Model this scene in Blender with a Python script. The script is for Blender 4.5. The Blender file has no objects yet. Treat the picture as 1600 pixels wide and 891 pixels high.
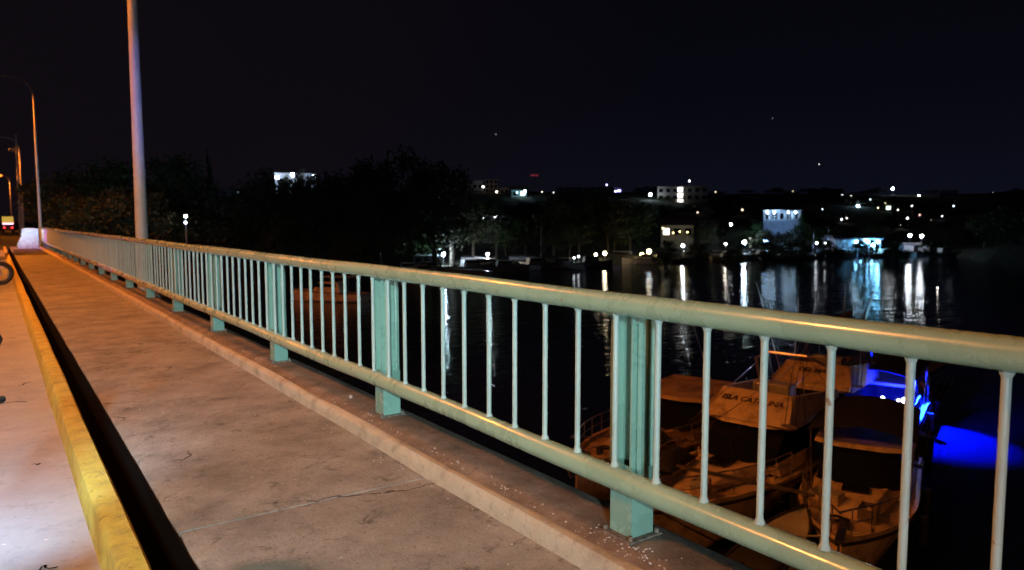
import bpy, bmesh, math, random
import numpy as np
from mathutils import Vector, Matrix
R = math.radians
random.seed(7); rng = np.random.default_rng(7)
S = bpy.context.scene; C = S.collection

# ------------------------------------------------------------ camera, world, exposure
YAW, PITCH, F, CH = R(34.9), R(4.87), 1155.0, 1.45
cam = bpy.data.cameras.new('camera'); camo = bpy.data.objects.new('camera', cam); C.objects.link(camo)
camo.location = (0, 0, CH); camo.rotation_euler = (R(90)-PITCH, 0, -YAW)
cam.sensor_width = 36; cam.lens = 36*F/1600; cam.clip_end = 9000; cam.clip_start = .05
cam.dof.use_dof = True; cam.dof.focus_distance = 3.6; cam.dof.aperture_fstop = 3.4
S.camera = camo
S.view_settings.view_transform = 'Standard'; S.view_settings.look = 'None'
S.view_settings.exposure = 0; S.view_settings.gamma = 1
S.cycles.max_bounces = 5; S.cycles.diffuse_bounces = 2; S.cycles.glossy_bounces = 3
S.cycles.transmission_bounces = 2; S.cycles.sample_clamp_indirect = 4
S.cycles.use_denoising = True
try: S.cycles.use_light_tree = True
except Exception: pass

W = bpy.data.worlds.new('World'); S.world = W; W.use_nodes = True
nt = W.node_tree; bg = nt.nodes['Background']
tc = nt.nodes.new('ShaderNodeTexCoord'); sep = nt.nodes.new('ShaderNodeSeparateXYZ'); nt.links.new(tc.outputs['Generated'], sep.inputs[0])
rmp = nt.nodes.new('ShaderNodeValToRGB'); nt.links.new(sep.outputs['Z'], rmp.inputs[0])
cr = rmp.color_ramp; cr.elements[0].position = 0; cr.elements[0].color = (.0038, .0046, .0102, 1)
cr.elements[1].position = .45; cr.elements[1].color = (.0016, .0012, .0028, 1)
e = cr.elements.new(.16); e.color = (.0022, .0022, .0050, 1)
dot = nt.nodes.new('ShaderNodeVectorMath'); dot.operation = 'DOT_PRODUCT'; nt.links.new(tc.outputs['Generated'], dot.inputs[0]); dot.inputs[1].default_value = (-.1, .99, .0)
mr = nt.nodes.new('ShaderNodeMapRange'); nt.links.new(dot.outputs['Value'], mr.inputs[0]); mr.inputs[1].default_value = .6; mr.inputs[2].default_value = 1.0
mixw = nt.nodes.new('ShaderNodeMix'); mixw.data_type = 'RGBA'; nt.links.new(mr.outputs[0], mixw.inputs[0])
nt.links.new(rmp.outputs[0], mixw.inputs[6]); mixw.inputs[7].default_value = (.0048, .0034, .0050, 1)
nt.links.new(mixw.outputs[2], bg.inputs[0]); bg.inputs[1].default_value = 1.0

WATER = -5.7
RIGHT = Vector((math.cos(YAW), -math.sin(YAW), 0)); FWD = Vector((math.sin(YAW), math.cos(YAW), 0))
def P(u, v, d):                      # place seen at bearing u, height v, d metres ahead
    a = (u-800)/F; b = (445.5-v)/F
    f = math.cos(PITCH)+b*math.sin(PITCH); up = -math.sin(PITCH)+b*math.cos(PITCH)
    k = d/f
    p = RIGHT*(a*k) + FWD*d; return Vector((p.x, p.y, CH+up*k))
def PZ(u, v, z):                     # place seen at (u, v) on the level z
    q = P(u, v, 1.0); k = (z-CH)/(q.z-CH); return Vector((q.x*k, q.y*k, z))
def bearing(x, y):
    d = x*FWD.x+y*FWD.y; r = x*RIGHT.x+y*RIGHT.y
    return 800+F*r/max(d, .01)*math.cos(PITCH), d

# ------------------------------------------------------------ materials
MATS = {}
def mat(name, col, rough=.6, metal=0, emis=None, es=0, noise=None, bump=0, bscale=20, spec=.5, coat=0):
    if name in MATS: return MATS[name]
    m = bpy.data.materials.new(name); m.use_nodes = True; n = m.node_tree; b = n.nodes['Principled BSDF']
    b.inputs['Base Color'].default_value = (*col, 1); b.inputs['Roughness'].default_value = rough; b.inputs['Metallic'].default_value = metal
    b.inputs['Specular IOR Level'].default_value = spec
    if coat: b.inputs['Coat Weight'].default_value = coat
    if emis: b.inputs['Emission Color'].default_value = (*emis, 1); b.inputs['Emission Strength'].default_value = es
    if noise or bump:
        t = n.nodes.new('ShaderNodeTexCoord')
    if noise:
        sc, col2, lo, hi = noise
        nz = n.nodes.new('ShaderNodeTexNoise'); nz.inputs['Scale'].default_value = sc; nz.inputs['Detail'].default_value = 8; nz.inputs['Roughness'].default_value = .65
        n.links.new(t.outputs['Object'], nz.inputs['Vector'])
        r = n.nodes.new('ShaderNodeValToRGB'); r.color_ramp.elements[0].position = lo; r.color_ramp.elements[1].position = hi
        r.color_ramp.elements[0].color = (*col2, 1); r.color_ramp.elements[1].color = (*col, 1)
        n.links.new(nz.outputs[0], r.inputs[0]); n.links.new(r.outputs[0], b.inputs['Base Color'])
    if bump:
        nb = n.nodes.new('ShaderNodeTexNoise'); nb.inputs['Scale'].default_value = bscale; nb.inputs['Detail'].default_value = 6
        n.links.new(t.outputs['Object'], nb.inputs['Vector'])
        bp = n.nodes.new('ShaderNodeBump'); bp.inputs['Strength'].default_value = bump; bp.inputs['Distance'].default_value = .02
        n.links.new(nb.outputs[0], bp.inputs['Height']); n.links.new(bp.outputs[0], b.inputs['Normal'])
    MATS[name] = m; return m
def emat(col, s):
    return mat('glow_%d_%d_%d_%d' % (col[0]*100, col[1]*100, col[2]*100, s*10), (.8, .8, .8), .4, emis=col, es=s)

def concrete(name, base, dark, light, sc=1.0, patch=None, stain=.5, bump=.35):
    m = bpy.data.materials.new(name); m.use_nodes = True; n = m.node_tree; b = n.nodes['Principled BSDF']; L = n.links.new
    geo = n.nodes.new('ShaderNodeNewGeometry'); v = geo.outputs['Position']
    def noi(s, d=6, r=.6, dist=0):
        q = n.nodes.new('ShaderNodeTexNoise'); q.inputs['Scale'].default_value = s*sc; q.inputs['Detail'].default_value = d; q.inputs['Roughness'].default_value = r; q.inputs['Distortion'].default_value = dist
        L(v, q.inputs['Vector']); return q.outputs[0]
    def ramp(i, stops):
        r = n.nodes.new('ShaderNodeValToRGB'); L(i, r.inputs[0]); r.color_ramp.elements[0].position = stops[0][0]; r.color_ramp.elements[0].color = (*stops[0][1], 1)
        r.color_ramp.elements[1].position = stops[-1][0]; r.color_ramp.elements[1].color = (*stops[-1][1], 1)
        for p, c in stops[1:-1]: e = r.color_ramp.elements.new(p); e.color = (*c, 1)
        return r.outputs[0]
    def mix(f, a, c, mode='MIX'):
        x = n.nodes.new('ShaderNodeMix'); x.data_type = 'RGBA'; x.blend_type = mode
        if hasattr(f, 'links'): L(f, x.inputs[0])
        else: x.inputs[0].default_value = f
        for i, s in ((6, a), (7, c)):
            if hasattr(s, 'links'): L(s, x.inputs[i])
            else: x.inputs[i].default_value = (*s, 1)
        return x.outputs[2]
    k = (0, 0, 0); w = (1, 1, 1)
    col = ramp(noi(1.7, 9, .7), [(.3, dark), (.5, base), (.72, light)])
    col = mix(ramp(noi(5, 7, .75, .6), [(.56, k), (.70, (stain, stain, stain))]), col, tuple(c*.38 for c in dark))
    col = mix(ramp(noi(26, 3, .6), [(.62, k), (.72, (.5, .5, .5))]), col, tuple(c*.6 for c in dark))
    col = mix(ramp(noi(17, 2, .5), [(.73, k), (.76, (.7, .7, .7))]), col, (.62, .6, .56))
    if name == 'walk_concrete':
        q = n.nodes.new('ShaderNodeTexNoise'); q.inputs['Scale'].default_value = 2.2; q.inputs['Detail'].default_value = 5; L(v, q.inputs['Vector'])
        vv_ = n.nodes.new('ShaderNodeMix'); vv_.data_type = 'RGBA'; vv_.inputs[0].default_value = .35; L(v, vv_.inputs[6]); L(q.outputs['Color'], vv_.inputs[7])
        vo = n.nodes.new('ShaderNodeTexVoronoi'); vo.feature = 'DISTANCE_TO_EDGE'; vo.inputs['Scale'].default_value = 1.1; L(vv_.outputs[2], vo.inputs['Vector'])
        ck = ramp(vo.outputs[0], [(.0035, (1, 1, 1)), (.008, k)]); cm = ramp(noi(.9, 2), [(.52, k), (.6, w)])
        mu = n.nodes.new('ShaderNodeMix'); mu.data_type = 'RGBA'; mu.blend_type = 'MULTIPLY'; mu.inputs[0].default_value = 1; L(ck, mu.inputs[6]); L(cm, mu.inputs[7])
        col = mix(mu.outputs[2], col, (.05, .045, .04))
        col = mix(ramp(noi(48, 3, .7), [(.56, k), (.68, (.55, .55, .55))]), col, (.12, .11, .10))
        col = mix(ramp(noi(9, 8, .8, 1.2), [(.60, k), (.66, (.6, .6, .6))]), col, (.09, .082, .075))
    if patch:
        (px, py, rad, pc) = patch
        vm = n.nodes.new('ShaderNodeVectorMath'); vm.operation = 'DISTANCE'; L(v, vm.inputs[0]); vm.inputs[1].default_value = (px, py, 0)
        ad = n.nodes.new('ShaderNodeMath'); ad.operation = 'MULTIPLY_ADD'; L(noi(4, 5), ad.inputs[0]); ad.inputs[1].default_value = .5; L(vm.outputs['Value'], ad.inputs[2])
        col = mix(ramp(ad.outputs[0], [(rad+.12, (.85, .85, .85)), (rad+.26, k)]), col, pc)
    L(col, b.inputs['Base Color']); b.inputs['Roughness'].default_value = .82; b.inputs['Specular IOR Level'].default_value = .3
    ad = n.nodes.new('ShaderNodeMath'); ad.operation = 'MULTIPLY_ADD'; L(noi(60, 4, .7), ad.inputs[0]); ad.inputs[1].default_value = .35; L(noi(7, 8, .7), ad.inputs[2])
    bp = n.nodes.new('ShaderNodeBump'); bp.inputs['Strength'].default_value = bump; bp.inputs['Distance'].default_value = .02
    L(ad.outputs[0], bp.inputs['Height']); L(bp.outputs[0], b.inputs['Normal'])
    MATS[name] = m; return m

def paint(name, col, wear, rough=.38):
    m = bpy.data.materials.new(name); m.use_nodes = True; n = m.node_tree; b = n.nodes['Principled BSDF']; L = n.links.new
    geo = n.nodes.new('ShaderNodeNewGeometry')
    a = n.nodes.new('ShaderNodeTexNoise'); a.inputs['Scale'].default_value = 3.2; a.inputs['Detail'].default_value = 8; a.inputs['Roughness'].default_value = .7; L(geo.outputs['Position'], a.inputs['Vector'])
    r = n.nodes.new('ShaderNodeValToRGB'); L(a.outputs[0], r.inputs[0]); r.color_ramp.elements[0].position = .36; r.color_ramp.elements[1].position = .66
    r.color_ramp.elements[0].color = (*[c*.84 for c in col], 1); r.color_ramp.elements[1].color = (*col, 1)
    s = n.nodes.new('ShaderNodeTexNoise'); s.inputs['Scale'].default_value = 21; s.inputs['Detail'].default_value = 5; L(geo.outputs['Position'], s.inputs['Vector'])
    r2 = n.nodes.new('ShaderNodeValToRGB'); L(s.outputs[0], r2.inputs[0]); r2.color_ramp.elements[0].position = .69; r2.color_ramp.elements[1].position = .75
    mx = n.nodes.new('ShaderNodeMix'); mx.data_type = 'RGBA'; L(r2.outputs[0], mx.inputs[0]); L(r.outputs[0], mx.inputs[6]); mx.inputs[7].default_value = (*wear, 1)
    L(mx.outputs[2], b.inputs['Base Color'])
    rr = n.nodes.new('ShaderNodeMapRange'); L(a.outputs[0], rr.inputs[0]); rr.inputs[3].default_value = rough-.08; rr.inputs[4].default_value = rough+.16; L(rr.outputs[0], b.inputs['Roughness'])
    bp = n.nodes.new('ShaderNodeBump'); bp.inputs['Strength'].default_value = .12; bp.inputs['Distance'].default_value = .006; L(a.outputs[0], bp.inputs['Height']); L(bp.outputs[0], b.inputs['Normal'])
    MATS[name] = m; return m

patch_c = PZ(400, 905, 0)
M_walk = concrete('walk_concrete', (.255, .245, .22), (.13, .123, .108), (.38, .365, .33), 1.0, (patch_c.x, patch_c.y, .26, (.09, .13, .12)), 1.0, .8)
M_kerb = concrete('lip_concrete', (.45, .385, .28), (.25, .205, .15), (.52, .45, .34), 2.4, None, .5, .5)
M_ledge = concrete('ledge_concrete', (.20, .155, .12), (.11, .085, .065), (.33, .27, .22), 2.2, None, .7, .7)
M_road = concrete('road_concrete', (.36, .38, .41), (.27, .29, .32), (.42, .45, .49), .8, None, .35, .35)
M_yellow = concrete('yellow_kerb_paint', (.60, .48, .08), (.36, .30, .10), (.70, .60, .18), 2.6, None, .8, .9)
M_void = mat('gap_shade_black', (.002, .0018, .0015), .95, spec=.05)  # channel shade put into a near-black colour; road cracks use it too
M_deck = concrete('deck_concrete', (.22, .2, .18), (.14, .13, .12), (.28, .26, .24), .7, None, .5, .4)
M_teal = paint('teal_rail_paint', (.25, .42, .33), (.20, .15, .09), .24)
M_teal.node_tree.nodes['Principled BSDF'].inputs['Coat Weight'].default_value = .35; M_teal.node_tree.nodes['Principled BSDF'].inputs['Coat Roughness'].default_value = .12
M_rail = paint('worn_rail_paint', (.30, .44, .30), (.24, .16, .09), .24)
M_rail.node_tree.nodes['Principled BSDF'].inputs['Coat Weight'].default_value = .6; M_rail.node_tree.nodes['Principled BSDF'].inputs['Coat Roughness'].default_value = .13
M_bar = paint('pale_bar_paint', (.42, .52, .47), (.22, .15, .09), .35)
M_galv = paint('grey_pole_paint', (.52, .52, .52), (.30, .27, .24), .45)
M_metal = mat('stainless', (.6, .6, .6), .3, 1)
M_dark = mat('black_rubber', (.015, .015, .016), .6)
M_glass = mat('dark_glass', (.008, .009, .012), .08, spec=.6)
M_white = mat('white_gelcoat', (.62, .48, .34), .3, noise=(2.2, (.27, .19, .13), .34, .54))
M_white2 = mat('grey_gelcoat', (.36, .35, .34), .4, noise=(2, (.24, .23, .22), .35, .6))
M_navy = mat('navy_canvas', (.008, .009, .016), .85)
M_wood = mat('dock_timber', (.16, .12, .09), .85, noise=(3, (.08, .06, .045), .4, .6), bump=.4)
M_text = mat('lettering_paint', (.03, .025, .03), .6)

# ------------------------------------------------------------ object helpers
def tag(o, label=None, cat=None, group=None, kind=None):
    for k, v in (('label', label), ('category', cat), ('group', group), ('kind', kind)):
        if v: o[k] = v
    return o
def empty(name, loc=(0, 0, 0), rz=0, label=None, cat=None, group=None):
    o = bpy.data.objects.new(name, None); C.objects.link(o); o.location = loc; o.rotation_euler = (0, 0, rz); o.empty_display_size = .2
    return tag(o, label, cat, group)
class MB:
    def __init__(s): s.v = []; s.f = []
    def quad(s, *p): i = len(s.v); s.v += [tuple(q) for q in p]; s.f.append(tuple(range(i, i+len(p)))); return s
    def box(s, x0, x1, y0, y1, z0, z1):
        i = len(s.v); s.v += [(x, y, z) for z in (z0, z1) for x, y in ((x0, y0), (x1, y0), (x1, y1), (x0, y1))]
        s.f += [(i+3, i+2, i+1, i), (i+4, i+5, i+6, i+7)]+[(i+a, i+(a+1) % 4, i+4+(a+1) % 4, i+4+a) for a in range(4)]; return s
    def loft(s, rings, cap=True):
        n = len(rings[0]); i = len(s.v)
        for r in rings: s.v += [tuple(p) for p in r]
        for k in range(len(rings)-1):
            for a in range(n):
                s.f.append((i+k*n+a, i+k*n+(a+1) % n, i+(k+1)*n+(a+1) % n, i+(k+1)*n+a))
        if cap: s.f.append(tuple(i+a for a in range(n))[::-1]); s.f.append(tuple(i+(len(rings)-1)*n+a for a in range(n)))
        return s
    def tube(s, pts, r, n=8, r2=None):
        pts = [Vector(p) for p in pts]; rings = []; m = len(pts); up = None
        for k, p in enumerate(pts):
            t = (pts[min(k+1, m-1)]-pts[max(k-1, 0)]).normalized()
            if up is None: up = Vector((0, 0, 1)) if abs(t.z) < .9 else Vector((1, 0, 0))
            a = t.cross(up).normalized(); b = a.cross(t).normalized(); up = b
            rr = r if r2 is None else r+(r2-r)*k/(m-1)
            rings.append([p+a*math.cos(2*math.pi*j/n)*rr+b*math.sin(2*math.pi*j/n)*rr for j in range(n)])
        return s.loft(rings)
    def sphere(s, c, r, n=8, m=6, sz=1):
        rings = []
        for k in range(m+1):
            th = math.pi*k/m; th = min(max(th, .02), math.pi-.02)
            rings.append([(c[0]+r*math.sin(th)*math.cos(2*math.pi*j/n), c[1]+r*math.sin(th)*math.sin(2*math.pi*j/n), c[2]-r*sz*math.cos(th)) for j in range(n)])
        return s.loft(rings)
    def prism(s, poly, z0, z1): return s.loft([[(x, y, z0) for x, y in poly], [(x, y, z1) for x, y in poly]])
    def mesh(s, name, m, smooth=False):
        me = bpy.data.meshes.new(name); me.from_pydata(s.v, [], s.f); me.validate(); me.materials.append(m)
        bm = bmesh.new(); bm.from_mesh(me); bmesh.ops.recalc_face_normals(bm, faces=bm.faces); bm.to_mesh(me); bm.free()
        if smooth:
            for p in me.polygons: p.use_smooth = True
            try: me.set_sharp_from_angle(angle=R(40))
            except Exception: pass
        return me
    def build(s, name, m, parent=None, smooth=False, bevel=0, **kw):
        o = bpy.data.objects.new(name, s.mesh(name, m, smooth)); C.objects.link(o)
        if parent: o.parent = parent
        if bevel: b = o.modifiers.new('bevel', 'BEVEL'); b.width = bevel; b.segments = 2; b.limit_method = 'ANGLE'
        return tag(o, **kw)
def inst(o, parent=None, loc=None, rz=None, scale=None):
    c = o.copy(); C.objects.link(c)
    if parent: c.parent = parent
    if loc is not None: c.location = loc
    if rz is not None: c.rotation_euler[2] = rz
    if scale is not None: c.scale = scale
    return c
def copy_tree(o, parent=None):
    c = o.copy(); C.objects.link(c); c.parent = parent
    for ch in list(o.children): copy_tree(ch, c)
    return c
def light(kind, name, loc, power, col, parent=None, radius=.1, target=None, spot=None, blend=.6):
    l = bpy.data.lights.new(name, kind); l.energy = power; l.color = col; l.shadow_soft_size = radius
    o = bpy.data.objects.new(name, l); C.objects.link(o); o.location = loc
    if spot: l.spot_size = R(spot); l.spot_blend = blend
    if target is not None: o.rotation_euler = (Vector(target)-Vector(loc)).to_track_quat('-Z', 'Y').to_euler()
    if parent: o.parent = parent
    return o

# ------------------------------------------------------------ water
def water_mat():
    m = bpy.data.materials.new('river_water'); m.use_nodes = True; n = m.node_tree; b = n.nodes['Principled BSDF']; L = n.links.new
    b.inputs['Base Color'].default_value = (.004, .008, .05, 1); b.inputs['Roughness'].default_value = .05; b.inputs['IOR'].default_value = 1.33
    geo = n.nodes.new('ShaderNodeNewGeometry'); out = None
    mp = n.nodes.new('ShaderNodeMapping'); mp.inputs['Rotation'].default_value = (0, 0, YAW+.12); mp.inputs['Scale'].default_value = (.42, 1, 1); L(geo.outputs['Position'], mp.inputs['Vector'])
    for sc, amp, dist in ((.9, .9, .5), (3.2, .46, .3), (9, .17, 0)):
        q = n.nodes.new('ShaderNodeTexNoise'); q.inputs['Scale'].default_value = sc; q.inputs['Detail'].default_value = 2; q.inputs['Distortion'].default_value = dist; L(mp.outputs[0], q.inputs['Vector'])
        mm = n.nodes.new('ShaderNodeMath'); mm.operation = 'MULTIPLY_ADD'; L(q.outputs[0], mm.inputs[0]); mm.inputs[1].default_value = amp
        if out: L(out, mm.inputs[2])
        else: mm.inputs[2].default_value = 0
        out = mm.outputs[0]
    bp = n.nodes.new('ShaderNodeBump'); bp.inputs['Strength'].default_value = 1.0; bp.inputs['Distance'].default_value = .048
    L(out, bp.inputs['Height']); L(bp.outputs[0], b.inputs['Normal'])
    return m
MB().quad((-2500, -400, WATER), (4500, -400, WATER), (4500, 5000, WATER), (-2500, 5000, WATER)).build('water', water_mat(), kind='structure')

# ------------------------------------------------------------ far bank terrain
SH = [(-3000, 52), (-400, 52), (60, 53), (150, 62), (250, 74), (450, 92), (620, 112), (750, 126), (900, 142), (1000, 156), (1100, 168), (1250, 176), (1400, 186), (1480, 190), (1540, 150), (1600, 118), (2200, 95), (4000, 90)]
SH_OLD = SH; SH = [(-3000, 52), (-400, 52), (60, 53), (150, 60), (250, 70), (450, 84), (620, 100), (750, 112), (900, 119), (1000, 130), (1100, 144), (1250, 152), (1400, 158), (1480, 162), (1540, 132), (1600, 108), (2200, 90), (4000, 85)]
def shore(u, SH=SH):
    for (a, p), (b, q) in zip(SH, SH[1:]):
        if u <= b: return p+(q-p)*max(0, (u-a))/(b-a)
    return SH[-1][1]
def D(u, d): return d-(shore(u, SH_OLD)-shore(u)) if .8*shore(u, SH_OLD) < d < 215 else d
def sm(t): t = min(max(t, 0), 1); return t*t*(3-2*t)
def ground(u, d):
    s = shore(u); t = d-s
    if t < 0: return WATER-1.6+max(0, 1.6+t*.35)*.9
    bank = WATER-.1+1.0*sm(t/2.5)
    h = bank+.25*sm(t/12)+21*sm(t/260)
    flat = WATER+.2+5.15*sm(t/5)
    k = sm((u-90)/150)
    h = flat*(1-k)+h*k
    return h+.35*math.sin(u*.021+d*.05)*sm(t/30)*k
us = [-3000, -1500, -800, -400, -200]+list(range(-100, 2001, 25))+[2200, 2600, 3200, 4000]
ds = [30, 40, 46]+[50+2*i for i in range(25)]+[100+3*i for i in range(34)]+[206, 215, 230, 245, 260, 280, 300, 330, 360, 400, 450, 520, 700, 1000, 1800, 3500]
vv = []; ff = []
for d in ds:
    for u in us:
        q = RIGHT*((u-800)/F*d/math.cos(PITCH))+FWD*d; vv.append((q.x, q.y, ground(u, d)))
nu = len(us)
for i in range(len(ds)-1):
    for j in range(nu-1): ff.append((i*nu+j, i*nu+j+1, (i+1)*nu+j+1, (i+1)*nu+j))
tm = MB(); tm.v = vv; tm.f = ff
M_land = mat('scrub_ground', (.05, .05, .03), .95, noise=(.3, (.03, .028, .02), .35, .6), bump=.5, bscale=3)
tm.build('hillside', M_land, smooth=True, kind='structure')

# ------------------------------------------------------------ bridge structure
Y0, Y1 = -24, 53
def strip(x0, x1, z, y0=Y0, y1=Y1, seg=40):
    m = MB()
    for i in range(seg):
        a = y0+(y1-y0)*i/seg; b = y0+(y1-y0)*(i+1)/seg; m.quad((x0, a, z), (x1, a, z), (x1, b, z), (x0, b, z))
    return m
def profile(pts, y0=Y0, y1=Y1, n=1, wob=0):       # pts: cross-section (x, z)
    m = MB(); rings = []; w = np.zeros((n+1, len(pts), 2))
    if wob:
        w = rng.normal(size=w.shape); kern = np.array([1, 2, 3, 2, 1])/4.36
        w = np.apply_along_axis(lambda q: np.convolve(q, kern, 'same'), 0, w)*wob
    for i in range(n+1):
        y = y0+(y1-y0)*i/n
        rings.append([(x+w[i, k, 0], y, z+w[i, k, 1]*.6) for k, (x, z) in enumerate(pts)])
    return m.loft(rings)
bd = MB().box(-9.5, 2.374, Y0, Y1, -1.0, -.72).box(-9.5, .335, Y0, Y1, -.72, -.215).box(.66, 2.374, Y0, Y1, -.72, -.1)
for gx in (-7, -4, -1, 1.6): bd.box(gx-.3, gx+.3, Y0, Y1, -2.2, -1.0)
bd.build('bridge_deck', M_deck, kind='structure')
for py in (-14, 26):
    MB().box(-8, 2.0, py-.8, py+.8, -9, -2.21).box(-8.6, 2.5, py-1.1, py+1.1, -3.0, -2.205).build('bridge_pier', M_deck, bevel=.05, label=None, kind='structure')
strip(-9.4, .34, -.2).build('road', M_road, kind='structure')
M_asph = mat('asphalt', (.05, .05, .052), .9, noise=(6, (.035, .035, .036), .4, .6), bump=.4)
MB().quad((-9.4, 53, -.205), (3.2, 53, -.205), (4.5, 260, -.205), (-9.4, 260, -.205)).build('road_beyond_bridge', M_asph, kind='structure')
# yellow kerb between road and the open channel
yk = [(.335, -.23), (.345, -.06), (.352, -.012), (.372, .004), (.458, .006), (.474, -.01), (.478, -.7), (.34, -.7)]
profile(yk, n=200, wob=.0022).build('yellow_kerb', M_yellow, kind='structure', smooth=True)
# deep open channel
MB().box(.478, .655, Y0, Y1, -.719, -.70).build('drain_channel', M_void, kind='structure')
MB().box(.4785, .4805, Y0, Y1, -.70, -.02).box(.626, .632, Y0, Y1, -.70, -.012).build('channel_shade_lining', M_void, kind='structure')  # black sheets over both walls keep the channel in painted shade
# sidewalk slabs
jy = PZ(640, 752, 0).y; print('joint y', jy)
sw = MB().box(.66, 1.95, Y0, Y1, -.0995, -.03).build('sidewalk', M_deck, kind='structure')
def slab(ya, yb):
    m = MB(); rings = []; n = max(2, int((yb-ya)/.25))
    for i in range(n+1):
        y = ya+.007+(yb-ya-.014)*i/n; w = rng.normal()*.003; top = -.002 if i in (0, n) else 0.0+abs(rng.normal())*.001
        rings.append([(.6415+w, y, -.5), (.6415+w, y, -.008), (.655+w, y, top), (1.3, y, top+.002), (1.956, y, top), (1.956, y, -.029), (.70, y, -.029), (.70, y, -.5)])
    m.loft(rings).build('sidewalk_slab', M_walk, sw, smooth=True)
k = -5
edges = []
y = jy-6*5
while y < Y1-.5: edges.append(max(y, Y0)); y += 6.0
edges = sorted(set([Y0]+[e for e in edges if e > Y0]+[Y1]))
for a, b in zip(edges, edges[1:]):
    if b-a > .5: slab(a, b)
    else: slab(a, b+.0)
# concrete lip and ledge under the railing
lip = [(1.945, -.09), (1.945, .045), (1.952, .078), (1.968, .094), (1.998, .098), (2.018, .088), (2.028, .05), (2.028, -.09)]
profile(lip, n=260, wob=.0026).build('kerb_lip', M_kerb, kind='structure', smooth=True)
lg = [(2.0285, -.0995), (2.0285, .066), (2.06, .07), (2.10, .086), (2.2, .092), (2.365, .094), (2.39, .08), (2.39, -.75), (2.3745, -.75), (2.3745, -.0995)]
profile(lg, n=200, wob=.0022).build('railing_ledge', M_ledge, kind='structure', smooth=True)
# cracks in the road
def crack(pts, w):
    m = MB()
    for (a, b) in zip(pts, pts[1:]):
        a = Vector((a[0], a[1], 0)); b = Vector((b[0], b[1], 0)); t = (b-a).normalized(); nn = Vector((-t.y, t.x, 0))*w*random.uniform(.5, 1.2)
        m.quad((a-nn)+Vector((0, 0, -.196)), (a+nn)+Vector((0, 0, -.196)), (b+nn)+Vector((0, 0, -.196)), (b-nn)+Vector((0, 0, -.196)))
    m.build('road_crack', M_void, kind='structure')
for v, u0, u1, w in ((530, -60, 26, .012), (630, -80, 42, .012), (600, 30, 46, .008), (886, 60, 88, .006), (470, -60, 18, .01), (725, 52, 66, .006)):
    a = PZ(u0, v+3, -.2); b = PZ(u1, v-2, -.2); n = 7
    crack([(a.x+(b.x-a.x)*i/n+random.uniform(-.01, .01), a.y+(b.y-a.y)*i/n+random.uniform(-.035, .035)) for i in range(n+1)], w)
# chips, droppings and grit
M_chip = mat('pale_grit', (.55, .52, .48), .9)
m = MB()
def chip(x, y, z, s):
    a = random.uniform(0, 6.28); n = 5
    lo = [(x+s*random.uniform(.7, 1.2)*math.cos(a+i*1.257), y+s*random.uniform(.7, 1.2)*math.sin(a+i*1.257), z) for i in range(n)]
    hi = [(x+(p[0]-x)*.55, y+(p[1]-y)*.55, z+s*random.uniform(.3, .7)) for p in lo]; m.loft([lo, hi])
for i in range(340):
    yy = 1.2+11*random.random()**1.3
    r = random.random()
    if r < .62: chip(random.choice((random.uniform(2.035, 2.12), random.uniform(2.04, 2.35))), yy, .088, random.uniform(.0025, .008))
    elif r < .85: chip(random.uniform(1.82, 1.94), yy, .002, random.uniform(.002, .006))
    else: chip(random.uniform(.75, 1.9), yy, .002, random.uniform(.002, .007))
for i in range(60):
    a = random.uniform(0, 6.28); q = random.gauss(0, .06); chip(2.13+.5*q+.04*math.cos(a), 2.2+random.gauss(0, .13), .09, random.uniform(.003, .007))
m.build('loose_grit', M_chip, kind='stuff', label='pale grit and chips scattered along the concrete ledge', )
pc = PZ(548, 622, .095)
mm = MB(); mm.sphere((pc.x, pc.y, .106), .014, 8, 6); mm.build('pebble', mat('pink_stone', (.6, .42, .36), .7), label='small pinkish pebble on the ledge by the second post', cat='pebble')

# ------------------------------------------------------------ railing
PY0, BAY, RX = 2.28, 2.457, 2.13
ZT, ZB, ZL = CH-.335, CH-1.09, .092
rail = empty('railing', (RX, 0, 0), 0, 'long teal painted steel railing with round rails and upright bars along the bridge footway', 'railing')
YA, YB = PY0-2*BAY-1.2, PY0+20*BAY+.3
def railtube(name, z, r):
    m = MB(); rings = []; n = int((YB-YA)/.35)
    for i in range(n+1):
        y = YA+(YB-YA)*i/n; ox = .003*math.sin(y*1.9)+.002*math.sin(y*5.3+1); oz = .003*math.sin(y*1.4+2)+.0015*math.sin(y*4.1)
        rings.append([(ox+r*math.cos(j*math.pi/12), y, z+oz+r*math.sin(j*math.pi/12)) for j in range(24)])
    m.loft(rings).build(name, M_rail, rail, smooth=True)
railtube('top_rail', ZT-.003, .047); railtube('bottom_rail', ZB, .050)
bm_ = MB(); bm_.tube([(0, 0, ZB+.045), (0, 0, ZT-.045)], .0127, 10)
bm_.tube([(0, 0, ZB+.046), (0, 0, ZB+.056), (0, 0, ZB+.066)], .021, 8, .013).tube([(0, 0, ZT-.066), (0, 0, ZT-.058), (0, 0, ZT-.05)], .013, 8, .02)
b0 = bm_.build('baluster', M_bar, rail, smooth=True)
ybal = []; y = PY0-BAY*2-.5*BAY/10*9
kk = -25
first = True
while True:
    y = PY0-.115+(kk+.5)*BAY/10; kk += 1
    if y > YB-.1: break
    if first: b0.location = (.0, y, 0); first = False
    else: inst(b0, rail, (random.uniform(-.003, .003), y, 0))
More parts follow.
